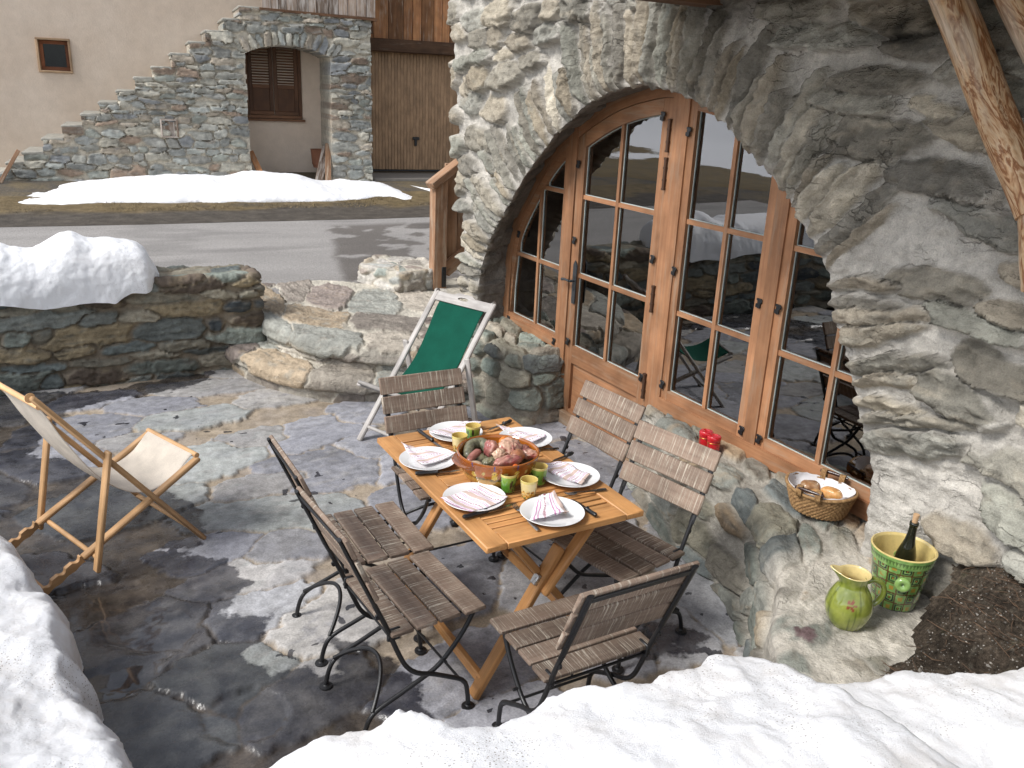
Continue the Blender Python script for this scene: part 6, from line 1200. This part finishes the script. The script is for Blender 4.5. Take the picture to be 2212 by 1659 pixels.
def bcol(a, r, z, i):
    if i >= BN - 4: return (.64, .50, .20)
    n = fbm(a * 5, z * 40, 0, 6, 4); gr = mix(Lc((.14, .27, .07)), Lc((.25, .40, .12)), ss(-.3, .4, n))
    if z > .193:
        if z < .224 and z > .203 and abs(((a * 30 / pi) % 1) - .5) < .5 * (z - .203) / .021: return tuple(gr * .45)
        return tuple(gr)
    q = a / (2 * pi) * 15; f = q - math.floor(q) - .5; k = int(math.floor(q)); y = z / .0435 + .1; gy = y - math.floor(y) - .5; m = int(math.floor(y)); f2, g2 = abs(f + .05 * fbm(a * 12, z * 60, 0, 8, 3)), abs(gy + .05 * fbm(a * 12, z * 60, 4, 9, 3))
    if max(f2, g2) > .445: return (.10, .042, .016)
    d = max(f2, g2)
    if (k + m) % 2 == 0:
        if d < .20: return tuple(mix(Lc((.34, .22, .04)), gr, ss(.1, .5, n)))
        return tuple(gr)
    if d > .34: return tuple(gr * .55)
    if d > .24: return (.014, .018, .026)
    if d > .13: return tuple(gr)
    if d > .07: return (.03, .03, .02)
    return (.32, .16, .03)
b = MB(); b.lathe(dens(bp_, KB), 420, colf=bcol)
for v in b.v:
    r = math.hypot(v[0], v[1])
    if v[2] > .02 and r < .109 and r > .03 and False: pass
b.build('body', M_glaze, bk, 60)
for sgn, an in ((1, view + .16), (-1, view + .16 + pi)):
    e = np.array([cos(an), sin(an), 0]); M_ = frame(e); b = MB(); b.lathe([(.006, .046), (.012, .050), (.020, .052), (.027, .048), (.029, .040), (.026, .030), (.018, .020), (.016, .0), (0, 0)], 40, e * .098 + [0, 0, .150], M=np.array([M_[:, 1], M_[:, 2], M_[:, 0]]).T); b.lathe([(0, .036), (.008, .040), (.012, .050)], 30, e * .098 + [0, 0, .150], M=np.array([M_[:, 1], M_[:, 2], M_[:, 0]]).T); b.col = [(.22, .36, .10)] * len(b.v); b.build('handle', M_glaze, bk, 50)
t = NT('bottle_glass'); t.set(base=(.010, .012, .006), rough=.08, spec=.6, coat=.4); M_bot = t.m
bt = thing('wine_bottle', 'dark wine bottle with a cork leaning in the green ice bucket', 'bottle', (bp[0] + .01, bp[1], ZL + .02)); tp_ = hitn(0, 0, 1)
ax = nrm(np.array([-.012, -.02, .30])); ML = frame(ax); Mz = np.array([ML[:, 1], ML[:, 2], ML[:, 0]]).T
b = MB(); b.lathe([(0, 0), (.036, 0), (.038, .006), (.038, .17), (.036, .195), (.028, .225), (.019, .258), (.0155, .285), (.0142, .318), (.0165, .320), (.0168, .334), (.0148, .336), (.010, .336), (0, .33)], 48, M=Mz); b.build('glass', M_bot, bt, 50)
b = MB(); b.lathe([(0, .326), (.0098, .326), (.0100, .350), (.0112, .366), (.0108, .370), (0, .371)], 24, M=Mz); b.build('cork', plain('cork', (.52, .33, .18), .85, bumpy=.5, bs=300, var=.25), bt)
# ------------------------------------------------------------------ bread basket and jars on the sill
kp = hitz(1766, 1098, .497); ka = radians(-72)
bs = thing('bread_basket', 'oval woven bread basket with white lining and dark cane handles', 'basket', (kp[0], kp[1], .487), ka); bs.scale = (1.07, 1.07, 1.1)
def weave(name, z0, z1, a0, b0, a1, b1, n, m):
    A, K = np.meshgrid(np.linspace(0, 2 * pi, n, endpoint=False), np.linspace(0, 1, m), indexing='ij'); r = .0028 * np.sin(K * 11 * 2 * pi) ** 2 * 1.6 + .0022 * np.sin(A * 34 + np.floor(K * 11) * pi) + .001 * fbm(A * 20, K * 30, 0, 5, 3); ea, eb = mix(a0, a1, K ** .8), mix(b0, b1, K ** .8)
    P = np.stack([(ea + r) * np.cos(A), (eb + r) * np.sin(A), mix(z0, z1, K) + .014 * np.cos(A) ** 2 * K], -1); return gridmesh(P, name, M_wick, bs, closed_u=True)
t = NT('seagrass_weave'); o = t.obj(); n = t.noise(o, 60, 5, .7); n2 = t.noise(o, 9, 3); t.set(base=t.mix(t.mr(n, .3, .7, 0, 1), (.17, .085, .03), (.46, .28, .12)), rough=.75, nrm=t.bump(n, .6, .006)); M_wick = t.m
M_cane = plain('dark_cane', (.035, .014, .010), .3, coat=.3)
weave('woven_side', 0, .098, .108, .082, .148, .118, 420, 150)
b = MB(); A = np.linspace(0, 2 * pi, 90, endpoint=False); b.tube([(.150 * cos(a), .120 * sin(a), .100 + .014 * cos(a) ** 2) for a in A], .0072 + .0016 * np.sin(A * 45), 12, closed=True); b.build('rim', M_wick, bs)
b = MB(); b.lathe([(0, .004), (1, .004)], 60); b.v = [[v[0] * .11, v[1] * .083, v[2]] for v in b.v]; b.build('base', M_wick, bs)
A, K = np.meshgrid(np.linspace(0, 2 * pi, 160, endpoint=False), np.linspace(0, 1, 40), indexing='ij'); wv = .004 * np.sin(A * 7 + 1) * np.sin(K * 3) + .003 * fbm(A * 6, K * 6, 0, 7, 4); ea, eb = .085 + .057 * ss(0, .9, K), .062 + .050 * ss(0, .9, K)
P = np.stack([(ea * np.minimum(1, K * 5) + wv * K) * np.cos(A), (eb * np.minimum(1, K * 5) + wv * K) * np.sin(A), .012 + .098 * np.maximum(0, K - .18) / .82 + .014 * np.cos(A) ** 2 * K + .004 * fbm(A * 5, K * 4, 3, 8, 3)], -1)
cl_ = gridmesh(P, 'cloth_lining', plain('white_lining', (.78, .77, .78), .9, bumpy=.2, bs=150, var=.03), bs, closed_u=True)
for sg in (-1, 1):
    b = MB(); b.tube(spline([(-.062, sg * .124, .128), (-.03, sg * .129, .130), (.03, sg * .129, .130), (.062, sg * .124, .128)], 18), [.0065] + [.0078] * 16 + [.0065], 12); b.build('cane_handle', M_cane, bs)
    for x in (-.042, .042):
        b = MB()
        for k in range(4): b.tube([(x + k * .006 - .009 + .0125 * 0, sg * .121 + .013 * cos(a), .116 + .024 * sin(a)) for a in np.linspace(0, 2 * pi, 16, endpoint=False)], .0035, 7, closed=True)
        b.build('rope_binding', M_wick, bs)
def onbasket(x, y, z): return (kp[0] + x * cos(ka) - y * sin(ka), kp[1] + x * sin(ka) + y * cos(ka), .497 + z)
breadm = (.46, .20, .055)
def bread(u, v, z, size, c1, c2, lab, rot, seed, sq=2.2, nm='bread_roll'):
    o = blob(nm, onbasket(u, v, z), size, c1, c2, lab, 'bread', rot, seed, .06, 2.2, .015, 0, None, sq=sq); return o
bread(-.055, .012, .082, (.046, .034, .034), (.28, .13, .05), (.44, .30, .18), 'brown half loaf with a cut face at the back left of the basket', -.6, 31, 2.8, 'bread_loaf')
bread(.045, .015, .086, (.052, .032, .032), (.58, .27, .075), (.66, .40, .17), 'golden oval roll at the right in the basket', -1.3, 32)
bread(-.005, -.045, .080, (.040, .030, .028), (.60, .31, .10), (.68, .44, .22), 'pale gold roll at the near left under the basket handle', .2, 33)
M_red = plain('red_enamel', (.52, .012, .020), .22, coat=.5, var=.05)
for u, v, lab in ((1523, 957, 'red cylindrical lantern lid further along the window sill'), (1540, 968, 'red cylindrical lantern in front of its twin on the sill')):  # two small red jars, each with a lid and a thin wire
    p = hitz(u, v, .50); j = thing('red_jar', lab, 'jar', (p[0], p[1], .488), 0, 'red jars on the sill'); b = MB(); b.lathe([(0, 0), (.033, 0), (.035, .003), (.035, .062), (.033, .065)], 40); b.build('body', M_red, j); b = MB(); b.lathe([(.0365, .058), (.038, .060), (.038, .078), (.034, .084), (.018, .086), (.016, .082), (0, .082)], 40); b.build('lid', M_red, j)
    b = MB(); b.tube([(.038 * cos(a), .038 * sin(a), .05 + .0 * a) for a in np.linspace(0, 2 * pi, 24, endpoint=False)], .0012, 6, closed=True); b.tube([(-.0385, 0, .055), (-.044, 0, .03), (-.043, 0, .0)], .0014, 6); b.build('wire', plain('brass_wire', (.5, .33, .08), .3, 1), j)
# ------------------------------------------------------------------ furniture dimly seen behind the panes
M_pine = wood('pine', (.36, .22, .09), (.29, .16, .06), rough=.5)
def inchair(x, y, deg, lab, cushion):
    t = thing('dining_chair', lab, 'chair', (x, y, 0), radians(deg), 'dining chairs behind the glass')
    b = MB(); b.box((0, 0, .43), (.42, .40, .035), bev=.006); b.build('seat', M_pine, t)
    for sx in (-1, 1):
        b = MB(); b.bar((sx * .18, .17, 0), (sx * .18, .17, .43), .04, .04); b.build('leg', M_pine, t); b = MB(); b.bar((sx * .18, -.18, 0), (sx * .18, -.24, .95), .04, .035); b.build('leg', M_pine, t)
    b = MB(); b.box((0, -.225, .86), (.36, .025, .11)); b.box((0, -.21, .64), (.36, .022, .06)); b.build('backrest', M_pine, t)
    if cushion: b = MB(); b.box((0, .01, .468), (.40, .38, .045), bev=.02); b.build('cushion', plain('red_cushion', (.30, .015, .03), .9), t)
inchair(3.75, 3.25, 80, 'pine chair with a red cushion behind the tall casement', True); inchair(4.2, 2.35, 90, 'pine chair with a red cushion behind the basket end casement', True); inchair(3.95, 5.35, 60, 'pine chair behind the left fixed window', False)
t = thing('dining_table', 'pine table inside behind the casement panes', 'table', (4.75, 3.0, 0)); b = MB(); b.box((0, 0, .74), (.85, 1.7, .04)); b.build('tabletop', M_pine, t)
for sx in (-1, 1):
    for sy in (-1, 1): b = MB(); b.bar((sx * .36, sy * .75, 0), (sx * .36, sy * .75, .72), .07, .07); b.build('leg', M_pine, t)
# ------------------------------------------------------------------ light
SUN = nrm(np.array([-.69, .01, .72])); el = math.asin(SUN[2]); az = math.atan2(SUN[0], SUN[1])
W = bpy.data.worlds.new('World'); C.world = W; W.use_nodes = True; nt = W.node_tree; sky = nt.nodes.new('ShaderNodeTexSky'); sky.sky_type = 'NISHITA'; sky.sun_disc = False; sky.sun_elevation = el; sky.sun_rotation = az; sky.altitude = 1600; sky.dust_density = 3.0; sky.air_density = 1.0
hs = nt.nodes.new('ShaderNodeHueSaturation'); hs.inputs['Saturation'].default_value = .32; nt.links.new(sky.outputs[0], hs.inputs['Color']); nt.links.new(hs.outputs[0], nt.nodes['Background'].inputs[0]); nt.nodes['Background'].inputs[1].default_value = .15
sl = bpy.data.lights.new('sun', 'SUN'); sl.energy = 1.9; sl.angle = radians(18); sl.color = (1, .972, .935); so = bpy.data.objects.new('sun', sl); COL.objects.link(so); so.rotation_euler = Vector(-SUN).to_track_quat('-Z', 'Y').to_euler(); so.location = (-6, 2, 9)
C.view_settings.view_transform = 'Standard'; C.view_settings.look = 'None'; C.view_settings.gamma = 1; C.view_settings.exposure = .82
C.render.engine = 'CYCLES'; C.cycles.max_bounces = 6; C.cycles.transparent_max_bounces = 12; C.cycles.caustics_reflective = False; C.cycles.caustics_refractive = False
